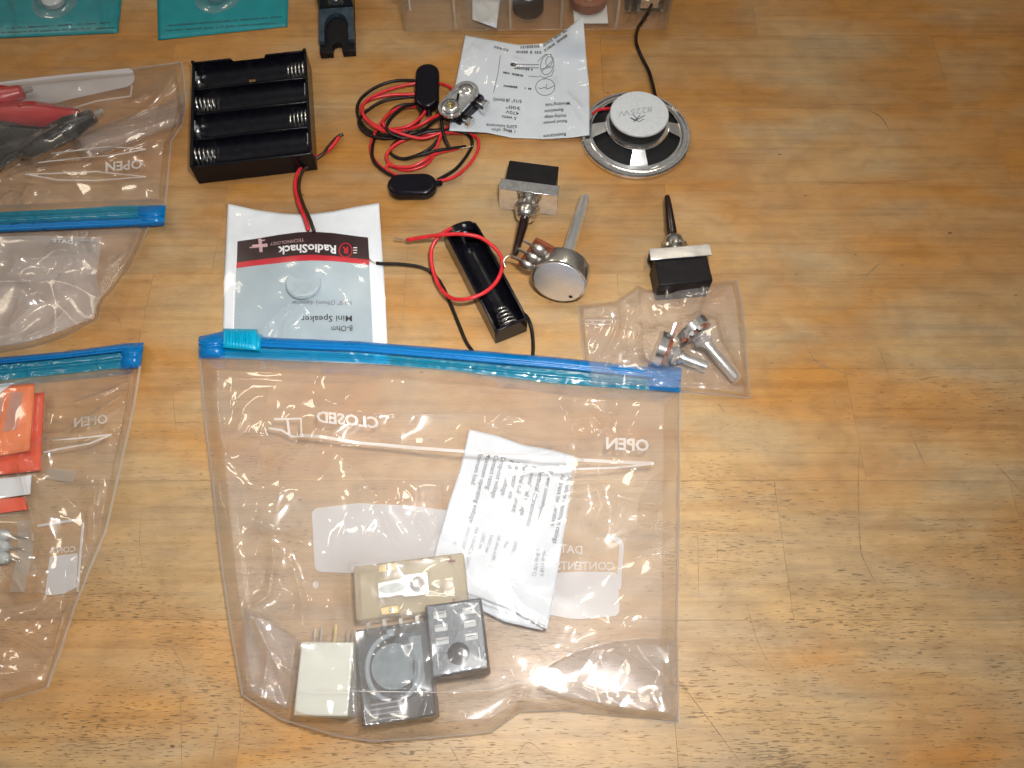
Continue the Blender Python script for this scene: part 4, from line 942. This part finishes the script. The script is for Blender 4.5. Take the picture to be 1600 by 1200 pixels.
for sx in (-1, 1):
    for k in range(3):
        x, y = sx * 0.48, 0.78 - k * 0.42
        m = MB().box((x, y, 1.545), (0.42, 0.22, 0.03)); m.build('pin_slot', 'coil_grey', rs, 0, bevel=0.01)
        MB().box((x, y + 0.04, 1.63), (0.36, 0.05, 0.16)).build('pin', 'chrome', rs, 0, bevel=0.01)
    MB().box((sx * 0.68, -0.62, 1.54), (0.04, 0.40, 0.03)).build('mould_line', 'coil_grey', rs, 0)
MB().lathe((0, -0.52, 1.535), [(0.36, 0.0), (0.34, 0.06), (0.26, 0.13), (0.14, 0.17), (0.001, 0.18)], 28).build('round_plug', 'black_plastic', rs, 60)
rt, w, h = placed('amber translucent relay with bright metal inside, its end under the folded paper', 'relay', 'relay', [(549, 884), (722, 866), (735, 945), (560, 972)], 1.15, 'relays in the large bag')
MB().box((0, 0, 0.58), (w, h, 1.14)).build('amber_case', 'amber', rt, 30, bevel=0.05)
MB().box((0, 0, 0.10), (w - 0.1, h - 0.1, 0.12)).build('base', 'relay_white', rt, 30, bevel=0.02)
m = MB().prism([(-1.1, -0.28), (-0.3, -0.28), (-0.2, -0.36), (0.62, -0.36), (0.62, 0.40), (-0.1, 0.40), (-0.4, 0.28), (-1.1, 0.24)], 1.152, 1.19); m.build('metal_plate', 'tin', rt, 30, bevel=0.02)
MB().lathe((0.25, 0.02, 1.192), [(0.26, 0), (0.26, 0.05), (0.18, 0.08), (0.13, 0.05), (0.001, 0.05)], 24).build('rivet', 'steel', rt, 40)
m = MB().prism([(x * 0.75 - 0.62, y * 0.30 + 0.0) for x, y in ellipse((0, 0), 0.6, 0.55, 0, 18)[:-1]], 1.192, 1.20); m.build('slot', 'coil_grey', rt, 30)
for y in (0.72, -0.72):
    MB().box((-0.75, y, 1.02), (0.62, 0.26, 0.3)).build('brass_contact', 'brass', rt, 30, bevel=0.02)
    MB().lathe((-0.70, y, 1.172), [(0.09, 0), (0.09, 0.03), (0.04, 0.04), (0.001, 0.03)], 14).build('contact_rivet', 'nickel', rt, 40)
    m = MB().box((1.42, y, 1.162), (0.10, 0.22, 0.02)); m.box((1.50, y - 0.06, 1.162), (0.22, 0.08, 0.02)); m.build('moulded_mark', 'phenolic', rt, 0)
# instructions in the bag
pg = at(790, 830, 0)
ins = thing('instruction_sheet', 'folded white sheet of electrical ratings inside the large bag', 'paper', (pg.x, pg.y, 0))
G = coons([(733, 671), (775, 680), (818, 695), (862, 703), (897, 712)], [(667, 914), (720, 925), (790, 950), (850, 985)], [(733, 671), (720, 730), (700, 790), (683, 850), (667, 914)], [(897, 712), (888, 790), (872, 890), (855, 984)], 50, 60)
x2, y2 = G[..., 0], G[..., 1]
def iz(x, y): return 0.62 + 0.16 * np.clip((y - 880) / 90, 0, 1) + 0.07 * np.sin(x / 24) + 0.05 * np.sin((x * 0.5 + y) / 31)
ins_sheet = Sheet(G, iz(x2, y2)).build('sheet', 'paper', ins, 180, 0.012); insh = iz
G = coons([(690, 905), (740, 915), (800, 940), (862, 960)], [(694, 922), (735, 945), (790, 972), (848, 985)], [(690, 905), (694, 922)], [(862, 960), (848, 985)], 30, 10)
Sheet(G, 0.52).build('folded_leaf', 'paper', ins, 180, 0.012)
ribbon([[(692, 922), (725, 930), (760, 945), (800, 958)], [(815, 962), (835, 970), (852, 978)]], 1.0, insh, 'ink_faint', ins_sheet, 'fold_line')
def zl(s, a, b, m='ink', bold=0.003, cap=9.0):
    p0 = (680 + a[0] / 3.333, 640 + a[1] / 3.333); p1 = (680 + b[0] / 3.333, 640 + b[1] / 3.333)
    d = np.array(p1) - np.array(p0); d /= np.hypot(*d)
    text_px(s, p0, p1, (-d[1] * -cap * 0.9 + d[0] * 2.2, -d[0] * cap * 0.9), insh, m, ins_sheet, bold, 0.03)
for s, a, b in (('Absolute maximum ratings', (690, 345), (612, 695)), ('Ambient temperature:', (655, 335), (600, 610)), ('Power consumption:', (590, 318), (533, 580)), ('Electrical characteristics', (545, 306), (470, 620)), ('Nominal coil voltage:', (503, 293), (440, 552)),
                ('Nominal coil current:', (460, 284), (396, 535)), ('Coil resistance:', (422, 270), (378, 465)), ('Pull-in voltage:', (386, 262), (340, 450)), ('Drop-out voltage:', (344, 246), (290, 462)), ('Contact rating:', (308, 236), (262, 418)), ('Maximum operating voltage:', (270, 226), (174, 592)), ('Minimum load:', (230, 213), (185, 392))):
    zl(s, a, b, 'ink')
for s, a, b in (('12VDC', (413, 685), (398, 742)), ('75mA', (370, 680), (354, 716)), ('160 ohms ±10%', (326, 655), (292, 782)), ('9.6VDC max.', (286, 650), (258, 745)), ('1.2VDC min.', (248, 640), (224, 726)), ('10A 110VAC or 24VDC', (210, 612), (148, 835)), ('250VAC/125VDC', (168, 605), (130, 738)), ('10mA, 5VDC', (124, 600), (92, 702)), ('-40 to +158°F', (563, 730), (543, 866)), ('(-40 to +70°C)', (532, 725), (505, 866))):
    zl(s, a, b, 'ink_grey', 0.0, 7.0)

# ---- small bag with two potentiometers
pg = at(1040, 530, 0)
mb = thing('small_baggie', 'small clear press-seal baggie half under the end of the blue zip', 'baggie', (pg.x, pg.y, 0))
G = coons([(904, 477), (935, 474), (962, 470), (996, 446), (1010, 452), (1040, 452), (1080, 444), (1110, 441), (1150, 437)], [(918, 604), (980, 606), (1060, 612), (1120, 616), (1171, 622)],
          [(904, 477), (906, 510), (912, 560), (918, 604)], [(1150, 437), (1158, 470), (1164, 520), (1171, 622)], 190, 150)
gx, gy = G[..., 0], G[..., 1]
cont = [([(1004, 525), (1030, 508), (1062, 520), (1064, 560), (1030, 572), (1008, 560)], 1.05), ([(1066, 500), (1092, 492), (1118, 500), (1125, 530), (1160, 590), (1148, 600), (1105, 545), (1070, 530)], 1.0), ([(1020, 440), (1108, 440), (1105, 452), (1025, 452)], 0.5)]
Z = drape(G, 0.30, cont, 0.985, 300, 0.06)
Z += folds(G, [([(996, 446), (998, 480), (994, 505), (1008, 520), (1050, 524), (1068, 522)], 0.28, 5), ([(1068, 522), (1095, 490), (1105, 465), (1140, 448)], 0.30, 5), ([(960, 472), (968, 500), (958, 530), (940, 560)], 0.22, 6), ([(995, 505), (1000, 540), (970, 560)], 0.2, 7), ([(935, 600), (950, 565), (985, 540)], 0.15, 7), ([(1120, 600), (1150, 612), (1168, 618)], 0.2, 7), ([(1020, 590), (1070, 600), (1120, 598)], 0.2, 9), ([(906, 500), (955, 500)], 0.08, 2.5), ([(906, 504), (955, 504)], 0.05, 2.0), ([(1060, 450), (1058, 480)], 0.15, 5), ([(980, 470), (1000, 480)], 0.2, 4)])
Z += (0.42 * facets(gx, gy, 50, 91) + 0.16 * facets(gx, gy, 22, 94)) * falloff(Z, 6)
f = falloff(Z, 6); Z = 0.06 + (Z - 0.06) * f
bsh = Sheet(G, Z); bsh.build('front_film', 'bag_film', mb)
ribbon([list(map(tuple, G[:, -1]))], 3, bsh, 'seam', mb, 'side_seam', 0.0); ribbon([list(map(tuple, G[-1]))], 2.5, bsh, 'seam', mb, 'bottom_seam', 0.0); ribbon([list(map(tuple, G[:, 0]))], 2, bsh, 'seam', mb, 'side_seam', 0.0)
ribbon([[(905, 500), (956, 500)], [(905, 506), (955, 506)]], 2.5, bsh, 'seam', mb, 'press_seal', 0.02)
Sheet(G[::3, ::3], 0.03).build('back_film', 'bag_film_back', mb)
def small_pot(label, c0, c1, z0, z1, tab):
    a, b = at(*c0, z0), at(*c1, z1); d = (b - a).normalized(); L = (b - a).length
    t = thing('potentiometer', label, 'potentiometer', (a.x, a.y, 0), 0, 'small potentiometers in the baggie')
    MB().turn(a - d * 0.15, a + d * 0.25, [(0, 0.64), (0.1, 0.74), (0.9, 0.74), (1, 0.66)], 28).build('can', 'chrome', t, 35, world=True)
    MB().turn(a + d * 0.25, a + d * 0.36, [(0, 0.64), (1, 0.64)], 28).build('wafer', 'phenolic', t, 35, world=True)
    MB().turn(a + d * 0.36, a + d * 0.95, [(0, 0.28)] + [(0.1 + k * 0.1, 0.28 if k % 2 else 0.32) for k in range(8)] + [(1, 0.28)], 20).build('bushing', 'steel', t, 25, world=True)
    MB().turn(a + d * 0.60, a + d * 0.80, [(0, 0.42), (1, 0.42)], 6).build('nut', 'chrome', t, 25, world=True)
    MB().turn(a + d * 0.95, b, [(0, 0.21), (0.97, 0.21), (1, 0.18)], 18).build('shaft', 'steel', t, 35, world=True)
    q = d.to_track_quat('Z', 'Y').to_matrix(); sv = q @ Vector((math.cos(tab), math.sin(tab), 0))
    for k in (-1, 0, 1):
        MB().box(a + d * 0.30 + sv * 0.95 + d.cross(sv) * 0.36 * k, (0.14, 0.14, 0.5), sv.to_track_quat('Z', 'Y').to_matrix()).build('lug', 'phenolic' if k == 1 else 'steel', t, 0, world=True)
    return t
small_pot('small potentiometer in the baggie whose long shaft reaches the bag corner', (1082, 512), (1150, 592), 0.82, 0.45, 2.2)
small_pot('small potentiometer in the baggie lying beside the longer-shafted one', (1030, 545), (1104, 574), 0.82, 0.60, 0.4)

# ---- bag with alligator clips
pg = at(120, 240, 0)
cb = thing('zip_bag', 'clear slider bag holding red and black alligator clips, its zip at the lower edge', 'zip bag', (pg.x, pg.y, 0), 0, GRP)
topE = [(-90, 137), (0, 128), (100, 117), (210, 107), (284, 97)]; botE = [(-90, 334), (0, 331), (130, 326), (258, 321)]
lefE = [(-90, 137), (-90, 334)]; rigE = [(284, 97), (288, 130), (290, 165), (284, 195), (268, 220), (263, 270), (258, 321)]
G = coons(topE, botE, lefE, rigE, 240, 150); gx, gy = G[..., 0], G[..., 1]
clips = [([(-60, 140), (34, 132), (40, 155), (-60, 172)], 1.0), ([(-60, 168), (60, 164), (124, 172), (120, 192), (60, 200), (-60, 190)], 1.5), ([(32, 235), (72, 205), (140, 175), (150, 190), (120, 215), (50, 248)], 1.5), ([(-60, 190), (60, 190), (80, 215), (0, 262), (-60, 270)], 1.4)]
Z = drape(G, 0.34, clips, 0.99, 400, 0.10)
Z += folds(G, [([(120, 205), (180, 200), (250, 188), (290, 165)], 0.45, 9), ([(140, 250), (200, 225), (250, 205), (285, 192)], 0.42, 8), ([(160, 205), (230, 170), (280, 110)], 0.35, 10), ([(200, 160), (260, 135), (284, 104)], 0.3, 8), ([(0, 275), (60, 255), (140, 248)], 0.3, 9), ([(250, 160), (275, 172), (288, 168)], 0.25, 6), ([(70, 215), (100, 195), (110, 188)], 0.2, 4), ([(0, 310), (20, 300), (40, 312)], 0.4, 8), ([(20, 325), (40, 300), (44, 285)], 0.35, 7)])
Z += crumple(gx, gy, 101, 1.4) * falloff(Z, 8)
f = falloff(Z, 7); Z = 0.10 + (Z - 0.10) * f; Z[-8:] += np.linspace(0, 0.2, 8)[:, None]
cfront = Sheet(G, Z); cfront.build('front_film', 'bag_film_clear', cb); ribbon([rigE], 3, cfront, 'seam', cb, 'side_seam', 0.0); ribbon([topE], 2.5, cfront, 'seam', cb, 'bottom_seam', 0.0)
cback = Sheet(G[::3, ::3], 0.24); cback.build('back_film', 'bag_film_back', cb)
zip_strip(cb, [(-90, 335), (0, 331), (60, 328), (130, 325), (180, 321), (258, 320)], [(-90, 353), (0, 349), (130, 343), (258, 338)], [(-90, 371), (0, 364), (130, 358), (200, 355), (256, 351)], False, [((214, 323), (259, 320), (257, 352), (216, 355))])
text_px('OPEN', (222, 249), (165, 254), (0, 14), cfront, 'print_line', cb, 0.02, 0.03)
ribbon([[(228, 233), (170, 229), (120, 235), (80, 240)], [(228, 233), (180, 242), (120, 247), (60, 254)], [(228, 276), (150, 268), (80, 271), (45, 272)], [(228, 276), (150, 282), (90, 281), (40, 272)]], 1.8, cfront, 'print_line', cb, 'print_line', 0.03)
patch('print_panel', rounded([(-90, 140), (60, 121), (206, 106), (212, 122), (205, 134), (110, 155), (60, 168), (-90, 180)], 8), cback, 'print_panel', cb, 0.05)
ribbon([[(206, 133), (204, 150)], [(205, 150), (150, 158), (110, 170)]], 2.5, cback, 'print_line', cb, 'panel_border', 0.06)
Gf = coons([(112, 214), (160, 196), (230, 172), (289, 146)], [(134, 254), (190, 232), (240, 212), (284, 196)], [(112, 214), (120, 236), (134, 254)], [(289, 146), (290, 170), (284, 196)], 90, 40)
Sheet(Gf, 0.40 + (0.60 * facets(Gf[..., 0], Gf[..., 1], 60, 221) + 0.15 * facets(Gf[..., 0], Gf[..., 1], 26, 224)) * falloff(Gf[..., 0], 5)).build('fold_and_glare_film', 'fold_and_glare_film', cb)  # added pale layer that paints a broad glare band across the bag
def clip(label, p, q, zp, zq, m, r=0.5, tip=True):
    """alligator clip boot from its wire end p to its nose q"""
    a, b = at(*p, zp), at(*q, zq); d = b - a; L = d.length; e = d.normalized()
    t = thing('alligator_clip', label, 'alligator clip', (a.x, a.y, 0), 0, 'alligator clips in the bag')
    MB().turn(a, b, [(0, 0.26), (0.03, 0.32), (0.25, 0.42), (0.5, r * 0.95), (0.66, r), (0.78, r * 0.86), (0.86, r * 0.66), (0.97, r * 0.60), (1, r * 0.5)], 20).build('boot', m, t, 60, world=True)
    if tip:
        s = Vector((-e.y, e.x, 0)).normalized()
        for k in (-1, 1):
            MB().box(b + e * 0.14 + Vector((0, 0, 0.07 * k)), (0.6, 0.20, 0.05), Matrix((e, s, e.cross(s))).transposed()).build('jaw', 'chrome', t, 0, bevel=0.015, world=True)
    MB().turn(a + e * L * 0.60 + Vector((0, 0, r * 0.75)), a + e * L * 0.60 + Vector((0, 0, r + 0.06)), [(0, 0.14), (0.6, 0.12), (1, 0.03)], 12).build('pivot_bump', m, t, 60, world=True)
    MB().tube(catmull([a + e * 0.2, a - e * 0.5, a - e * 1.2 + Vector((0, -0.2, -0.15))], 6), 0.14, 8).build('lead', m, t, 60, world=True)
    return t
clip('red alligator clip with a bare metal tip on the white panel', (-70, 172), (36, 143), 0.62, 0.62, 'clip_red', 0.56)
clip('glossy red alligator clip across the middle of the bag', (-75, 178), (122, 181), 0.75, 0.85, 'clip_red', 0.62, False)
clip('black alligator clip slanting up with its nose past the red one', (30, 240), (148, 180), 0.80, 0.90, 'clip_black', 0.54)
clip('black alligator clip under the slanting one at the bag side', (-80, 205), (62, 208), 0.50, 0.52, 'clip_black', 0.52, False)
clip('black alligator clip lowest in the bag, partly out of view', (60, 222), (-60, 262), 0.45, 0.55, 'clip_black', 0.42, False)

# ---- crumpled bag between the two zips
pg = at(80, 450, 0)
eb = thing('plastic_bag', 'crumpled empty milky plastic bag between the two blue zips', 'plastic bag', (pg.x, pg.y, 0))
topE = [(-90, 356), (0, 352), (120, 348), (236, 346)]; botE = [(-90, 553), (0, 549), (50, 541), (100, 525), (150, 498)]
lefE = [(-90, 356), (-90, 553)]; rigE = [(236, 346), (226, 370), (205, 410), (180, 445), (158, 470), (154, 482), (150, 498)]
G = coons(topE, botE, lefE, rigE, 220, 150); gx, gy = G[..., 0], G[..., 1]
Z = 0.55 + folds(G, [([(-60, 450), (0, 440), (45, 440), (60, 460)], 0.55, 8), ([(-60, 470), (0, 462), (30, 465), (30, 480), (18, 500), (15, 520), (30, 528)], 0.45, 7), ([(60, 462), (100, 455), (120, 445)], 0.3, 7), ([(30, 530), (80, 510), (110, 475)], 0.4, 9), ([(155, 430), (158, 455), (150, 490)], 0.35, 7), ([(215, 365), (212, 385), (180, 430), (160, 465)], 0.4, 8), ([(160, 425), (185, 405), (195, 395)], 0.25, 5), ([(0, 400), (60, 405), (120, 395)], 0.25, 16), ([(0, 545), (60, 535), (120, 510)], 0.2, 8)])
Z += crumple(gx, gy, 111, 1.9) ; f = falloff(Z, 7); Z = 0.10 + (Z - 0.10) * f; Z[0:10] = np.minimum(Z[0:10], 0.12)
esh = Sheet(G, Z); esh.build('front_film', 'bag_film', eb); ribbon([rigE], 4, esh, 'edge_print', eb, 'side_seam', 0.0); ribbon([botE], 4, esh, 'edge_print', eb, 'bottom_seam', 0.0)
Gm = coons([(-90, 372), (60, 368), (158, 370)], [(-90, 445), (40, 440), (150, 428)], [(-90, 372), (-90, 445)], [(158, 370), (156, 400), (150, 428)], 90, 50)
msh2 = Sheet(Gm, 0.30 + 0.18 * ridges(Gm[..., 0], Gm[..., 1] * 1.8, 60, 117)); msh2.build('milky_fold', 'bag_film_milky', eb)
Gm = coons([(-90, 440), (40, 436), (150, 425)], [(-90, 546), (30, 540), (146, 498)], [(-90, 440), (-90, 546)], [(150, 425), (156, 465), (146, 498)], 100, 70)
Sheet(Gm, 0.16 + 0.20 * ridges(Gm[..., 0], Gm[..., 1], 50, 119)).build('inner_fold', 'bag_film_milky', eb)
Sheet(G[::3, ::3], 0.04).build('back_film', 'bag_film_back', eb)
ribbon([rounded([(70, 390), (78, 374), (152, 377), (148, 395)], 4)], 2, msh2, 'ink_faint', eb, 'panel_border', 0.05)
patch('print_panel', rounded([(72, 388), (79, 374), (150, 377), (147, 393), (110, 396)], 5), msh2, 'tape', eb, 0.03)
text_px('DATE', (114, 381), (82, 378), (0, -5.5), msh2, 'print_white', eb, 0.03, 0.06)

# ---- bag with orange packets
pg = at(80, 800, 0)
ob = thing('zip_bag', 'clear slider bag holding orange packets, its zip at the upper edge', 'zip bag', (pg.x, pg.y, 0), 0, GRP)
topE = [(-110, 603), (0, 593), (120, 581), (219, 571)]; botE = [(-110, 1122), (-20, 1103), (40, 1085), (74, 1074)]
lefE = [(-110, 603), (-110, 1122)]; rigE = [(219, 571), (208, 640), (188, 730), (165, 830), (140, 890), (118, 945), (105, 985), (90, 1030), (74, 1074)]
G = coons(topE, botE, lefE, rigE, 190, 300); gx, gy = G[..., 0], G[..., 1]
cont = [([(-100, 600), (56, 600), (50, 712), (-100, 728)], 0.85), ([(-100, 615), (72, 615), (66, 735), (-100, 755)], 0.70), ([(-100, 830), (50, 830), (60, 900), (-100, 930)], 0.75), ([(-100, 750), (50, 745), (45, 805), (-100, 815)], 0.6)]
Z = drape(G, 0.32, cont, 0.992, 450, 0.10)
Z += folds(G, [([(32, 708), (70, 690), (120, 665), (180, 625), (205, 610)], 0.55, 8), ([(115, 630), (160, 615), (215, 590)], 0.35, 8), ([(30, 710), (32, 740), (48, 800), (60, 850), (64, 868)], 0.45, 7), ([(0, 885), (15, 895), (35, 925), (68, 925)], 0.45, 7), ([(20, 935), (50, 930), (70, 925)], 0.3, 6), ([(0, 985), (50, 1015), (82, 1034)], 0.4, 7), ([(55, 965), (90, 938)], 0.25, 6), ([(140, 790), (140, 850)], 0.25, 4), ([(120, 930), (100, 960), (80, 1030)], 0.3, 6), ([(205, 615), (200, 700), (170, 800), (140, 880)], 0.25, 5), ([(130, 770), (150, 760), (145, 800)], 0.2, 10), ([(-20, 1010), (20, 985), (60, 960)], 0.3, 9)])
Z += crumple(gx, gy, 121, 1.4) * falloff(Z, 8)
f = falloff(Z, 7); Z = 0.10 + (Z - 0.10) * f; Z[:8] += np.linspace(0.2, 0, 8)[:, None]
ofront = Sheet(G, Z); ofront.build('front_film', 'bag_film_clear', ob); ribbon([rigE], 4, ofront, 'edge_print', ob, 'side_seam', 0.0); ribbon([botE], 2.5, ofront, 'seam', ob, 'bottom_seam', 0.0)
oback = Sheet(G[::3, ::3], 0.035); oback.build('back_film', 'bag_film_back', ob)
zip_strip(ob, [(-110, 571), (0, 558), (100, 549), (190, 537), (224, 536)], [(-110, 583), (0, 570), (100, 561), (190, 551), (223, 550)], [(-110, 607), (0, 594), (100, 584), (190, 575), (219, 572)], True, [((188, 537), (225, 535), (220, 574), (188, 577))])
text_px('OPEN', (168, 661), (116, 667), (0, -14), ofront, 'print_line', ob, 0.02, 0.03)
ribbon([[(174, 679), (120, 685), (80, 687)], [(174, 679), (140, 693), (90, 702), (68, 707)]], 2.5, ofront, 'print_line', ob, 'print_line', 0.03)
ribbon([[(58, 822), (100, 815), (124, 812), (130, 820), (126, 860), (121, 925)]], 4, oback, 'print_panel', ob, 'panel_border', 0.06)
patch('print_panel', [(78, 870), (122, 864), (119, 918), (100, 928), (70, 930)], oback, 'print_panel', ob, 0.05)
text_px('CONT', (118, 862), (80, 865), (0, -9), oback, 'print_line', ob, 0.02, 0.07)
def packet(label, quad, z, m, extra=None):
    c = at(*np.mean(quad, axis=0), 0); t = thing('packet', label, 'packet', (c.x, c.y, 0), 0, 'packets in the bag with the lower zip')
    a, b, d, e = quad; G = coons([a, b], [e, d], [a, e], [b, d], 16, 16); sh = Sheet(G, z + 0.06 * ridges(G[..., 0], G[..., 1], 70, int(a[1]) % 50))
    sh.build('card', m, t, 180, 0.03); return t, sh
t, sh = packet('orange packet with pale label windows just under the zip', [(-100, 610), (54, 598), (46, 704), (-100, 730)], 0.62, 'orange_card')
patch('label_window', [(15, 613), (37, 611), (26, 672), (4, 675)], sh, 'tape', t, 0.02, 3); patch('label_window', [(-60, 612), (9, 613), (0, 664), (-60, 670)], sh, 'tape', t, 0.02, 3); patch('white_corner', [(-60, 606), (22, 598), (-8, 620), (-60, 640)], sh, 'card_white', t, 0.03, 3)
bars([((20, 664), (30, 622)), ((16, 660), (26, 618))], sh, 'ink_faint', t, seed=3, h=2)
packet('red-orange packet behind the one with label windows', [(-100, 628), (69, 613), (63, 735), (-100, 752)], 0.36, 'red_card')
packet('white card strip below the orange packets', [(-100, 760), (49, 742), (47, 772), (-100, 792)], 0.26, 'card_white')
packet('red card strip at the foot of the white strip', [(-100, 788), (38, 776), (44, 796), (-100, 815)], 0.16, 'red_card')
c = at(95, 743, 0); tp = thing('tape_strip', 'short frosted tape strip in the bag of orange packets', 'tape', (c.x, c.y, 0))
G = coons([(72, 731), (119, 735)], [(70, 748), (115, 754)], [(72, 731), (70, 748)], [(119, 735), (115, 754)], 10, 6); Sheet(G, 0.2).build('strip', 'tape', tp, 0)
Sheet(coons([(90, 733), (100, 733)], [(86, 750), (97, 752)], [(90, 733), (86, 750)], [(100, 733), (97, 752)], 4, 4), 0.22).build('overlap', 'tape', tp, 0)
cT = at(45, 870, 0); pt2 = thing('paper_strip', 'pale translucent tape band crossing the dark components in the bag', 'tape', (cT.x, cT.y, 0))
G = coons([(26, 815), (48, 812)], [(14, 925), (38, 925)], [(26, 815), (28, 860), (14, 925)], [(48, 812), (52, 860), (38, 925)], 8, 20); Sheet(G, 0.42).build('strip', 'tape', pt2, 0)
for i, (y, z, lab) in enumerate(((838, 0.22, 'dark cylindrical component, uppermost on the pale tape band'), (856, 0.22, 'dark cylindrical component, middle one on the pale tape band'), (874, 0.22, 'dark cylindrical component, lowest on the pale tape band'))):
    a, b = at(-70, y - 8, z), at(14, y - 1, z); t = thing('component', lab, 'component', (a.x, a.y, 0), 0, 'dark components in the bag')
    MB().turn(a, b, [(0, 0.16), (0.05, 0.22), (0.95, 0.22), (1, 0.14)], 14).build('body', 'coil_grey', t, 60, world=True)
    MB().tube([b, at(30, y + 1, 0.48), at(44 - i * 6, y + 3, 0.48)], 0.035, 6).build('lead', 'chrome', t, 60, world=True)

# ================================================================== clear compartment box at the back
a, b = at(632, 50, 0), at(1042, 47, 0); W = (b - a).length; rz = math.atan2((b - a).y, (b - a).x)
pb = thing('compartment_box', 'clear plastic compartment box of small parts behind the curled sheet', 'storage box', (a.x, a.y, 0), rz)
hz, dp = 2.2, 9.0
m = MB().box((W / 2, 0.05, hz / 2), (W, 0.10, hz)); m.build('front_wall', 'clear_box', pb, 30, bevel=0.02)
for x in (0.05, W - 0.05): MB().box((x, dp / 2 + 0.06, hz / 2), (0.10, dp, hz)).build('side_wall', 'clear_box', pb, 30)
MB().box((W / 2, dp / 2 + 0.06, 0.05), (W - 0.22, dp - 0.1, 0.06)).build('floor', 'clear_box', pb, 30)
MB().box((W / 2, -0.04, hz + 0.04), (W + 0.3, 0.28, 0.07)).build('rim', 'box_edge', pb, 30, bevel=0.02)
MB().box((0.45, -0.02, hz - 0.45), (0.07, 0.05, 0.9)).build('moulded_rib', 'print_panel', pb, 0)
for px in (712, 797, 876, 962):
    x = (at(px, 45, 0) - a).length; MB().box((x, dp / 2 + 0.12, hz / 2), (0.09, dp - 0.1, hz - 0.06)).build('divider', 'clear_box', pb, 30)
    MB().box((x, -0.0 + 0.14, hz / 2), (0.12, 0.06, hz - 0.1)).build('divider_edge', 'box_edge', pb, 30)
def inbox(name, label, cat, px, py=20): c = at(px, py, 0.1); return thing(name, label, cat, (c.x, c.y, 0.1), rz, 'parts in the compartment box')
G = coons([(716, -40), (790, -45)], [(724, 44), (780, 46)], [(716, -40), (714, 10), (724, 44)], [(790, -45), (790, 10), (780, 46)], 60, 60)
G0 = G[..., 0]; Zk = 0.45 + 0.5 * ridges(G0, G[..., 1], 24, 131)
tk = thing('clear_packet', 'crumpled clear packet holding a white slip, in the compartment box', 'packet', tuple(at(752, 16, 0)), 0, 'parts in the compartment box')
Sheet(G, Zk).build('film', 'sleeve_film', tk)
G = coons([(738, -40), (788, -45)], [(738, 30), (776, 44)], [(738, -40), (738, 30)], [(788, -45), (776, 44)], 16, 16); Sheet(G, 0.3 + 0.2 * ridges(G[..., 0], G[..., 1], 40, 133)).build('slip', 'card_white', tk, 180, 0.012)
t = inbox('knob', 'dark ribbed plastic knob in the compartment box', 'knob', 825, 14)
n = 40; V = [((0.80 if k % 2 else 0.72) * s * math.cos(2 * math.pi * k / n), (0.80 if k % 2 else 0.72) * s * math.sin(2 * math.pi * k / n), z) for z, s in ((0, 1), (0.9, 0.95), (1.0, 0.86)) for k in range(n)]
MB().add(V, [(i * n + k, i * n + (k + 1) % n, (i + 1) * n + (k + 1) % n, (i + 1) * n + k) for i in range(2) for k in range(n)] + [tuple(2 * n + k for k in range(n))]).build('grip', 'black_plastic', t, 25)
MB().lathe((0, 0, 1.0), [(0.60, 0.0), (0.55, 0.05), (0.001, 0.06)], 24).build('cap', 'steel', t, 40)
t = inbox('ring_magnet', 'dark ring with pale centre on a white card in the box', 'ring', 918, 8)
MB().lathe((0, 0, 0.22), [(0.95, 0.0), (0.95, 0.45), (0.85, 0.52), (0.55, 0.52), (0.5, 0.3)], 32, False).build('ring', 'phenolic', t, 40)
MB().lathe((0, 0, 0.3), [(0.56, 0.25), (0.50, 0.34), (0.40, 0.34), (0.36, 0.2)], 28, False).build('pale_ring', 'relay_white', t, 40)
MB().box((0.1, -0.3, 0.08), (1.7, 2.2, 0.05)).build('card', 'card_white', t, 0)
t = inbox('lever_switch', 'small dark switch with metal parts in the end compartment', 'switch', 1005, 14)
MB().box((0, 0.5, 0.55), (1.9, 1.4, 1.0)).build('body', 'black_satin', t, 30, bevel=0.05)
MB().box((0.2, -0.3, 0.6), (0.9, 0.18, 0.5)).build('plate', 'chrome', t, 30, bevel=0.03)
for x in (-0.75, -0.35, 0.75): MB().box((x, -0.45, 0.45), (0.14, 0.5, 0.06), Matrix.Rotation(0.3 * x, 3, 'Z')).build('terminal', 'nickel', t, 0)
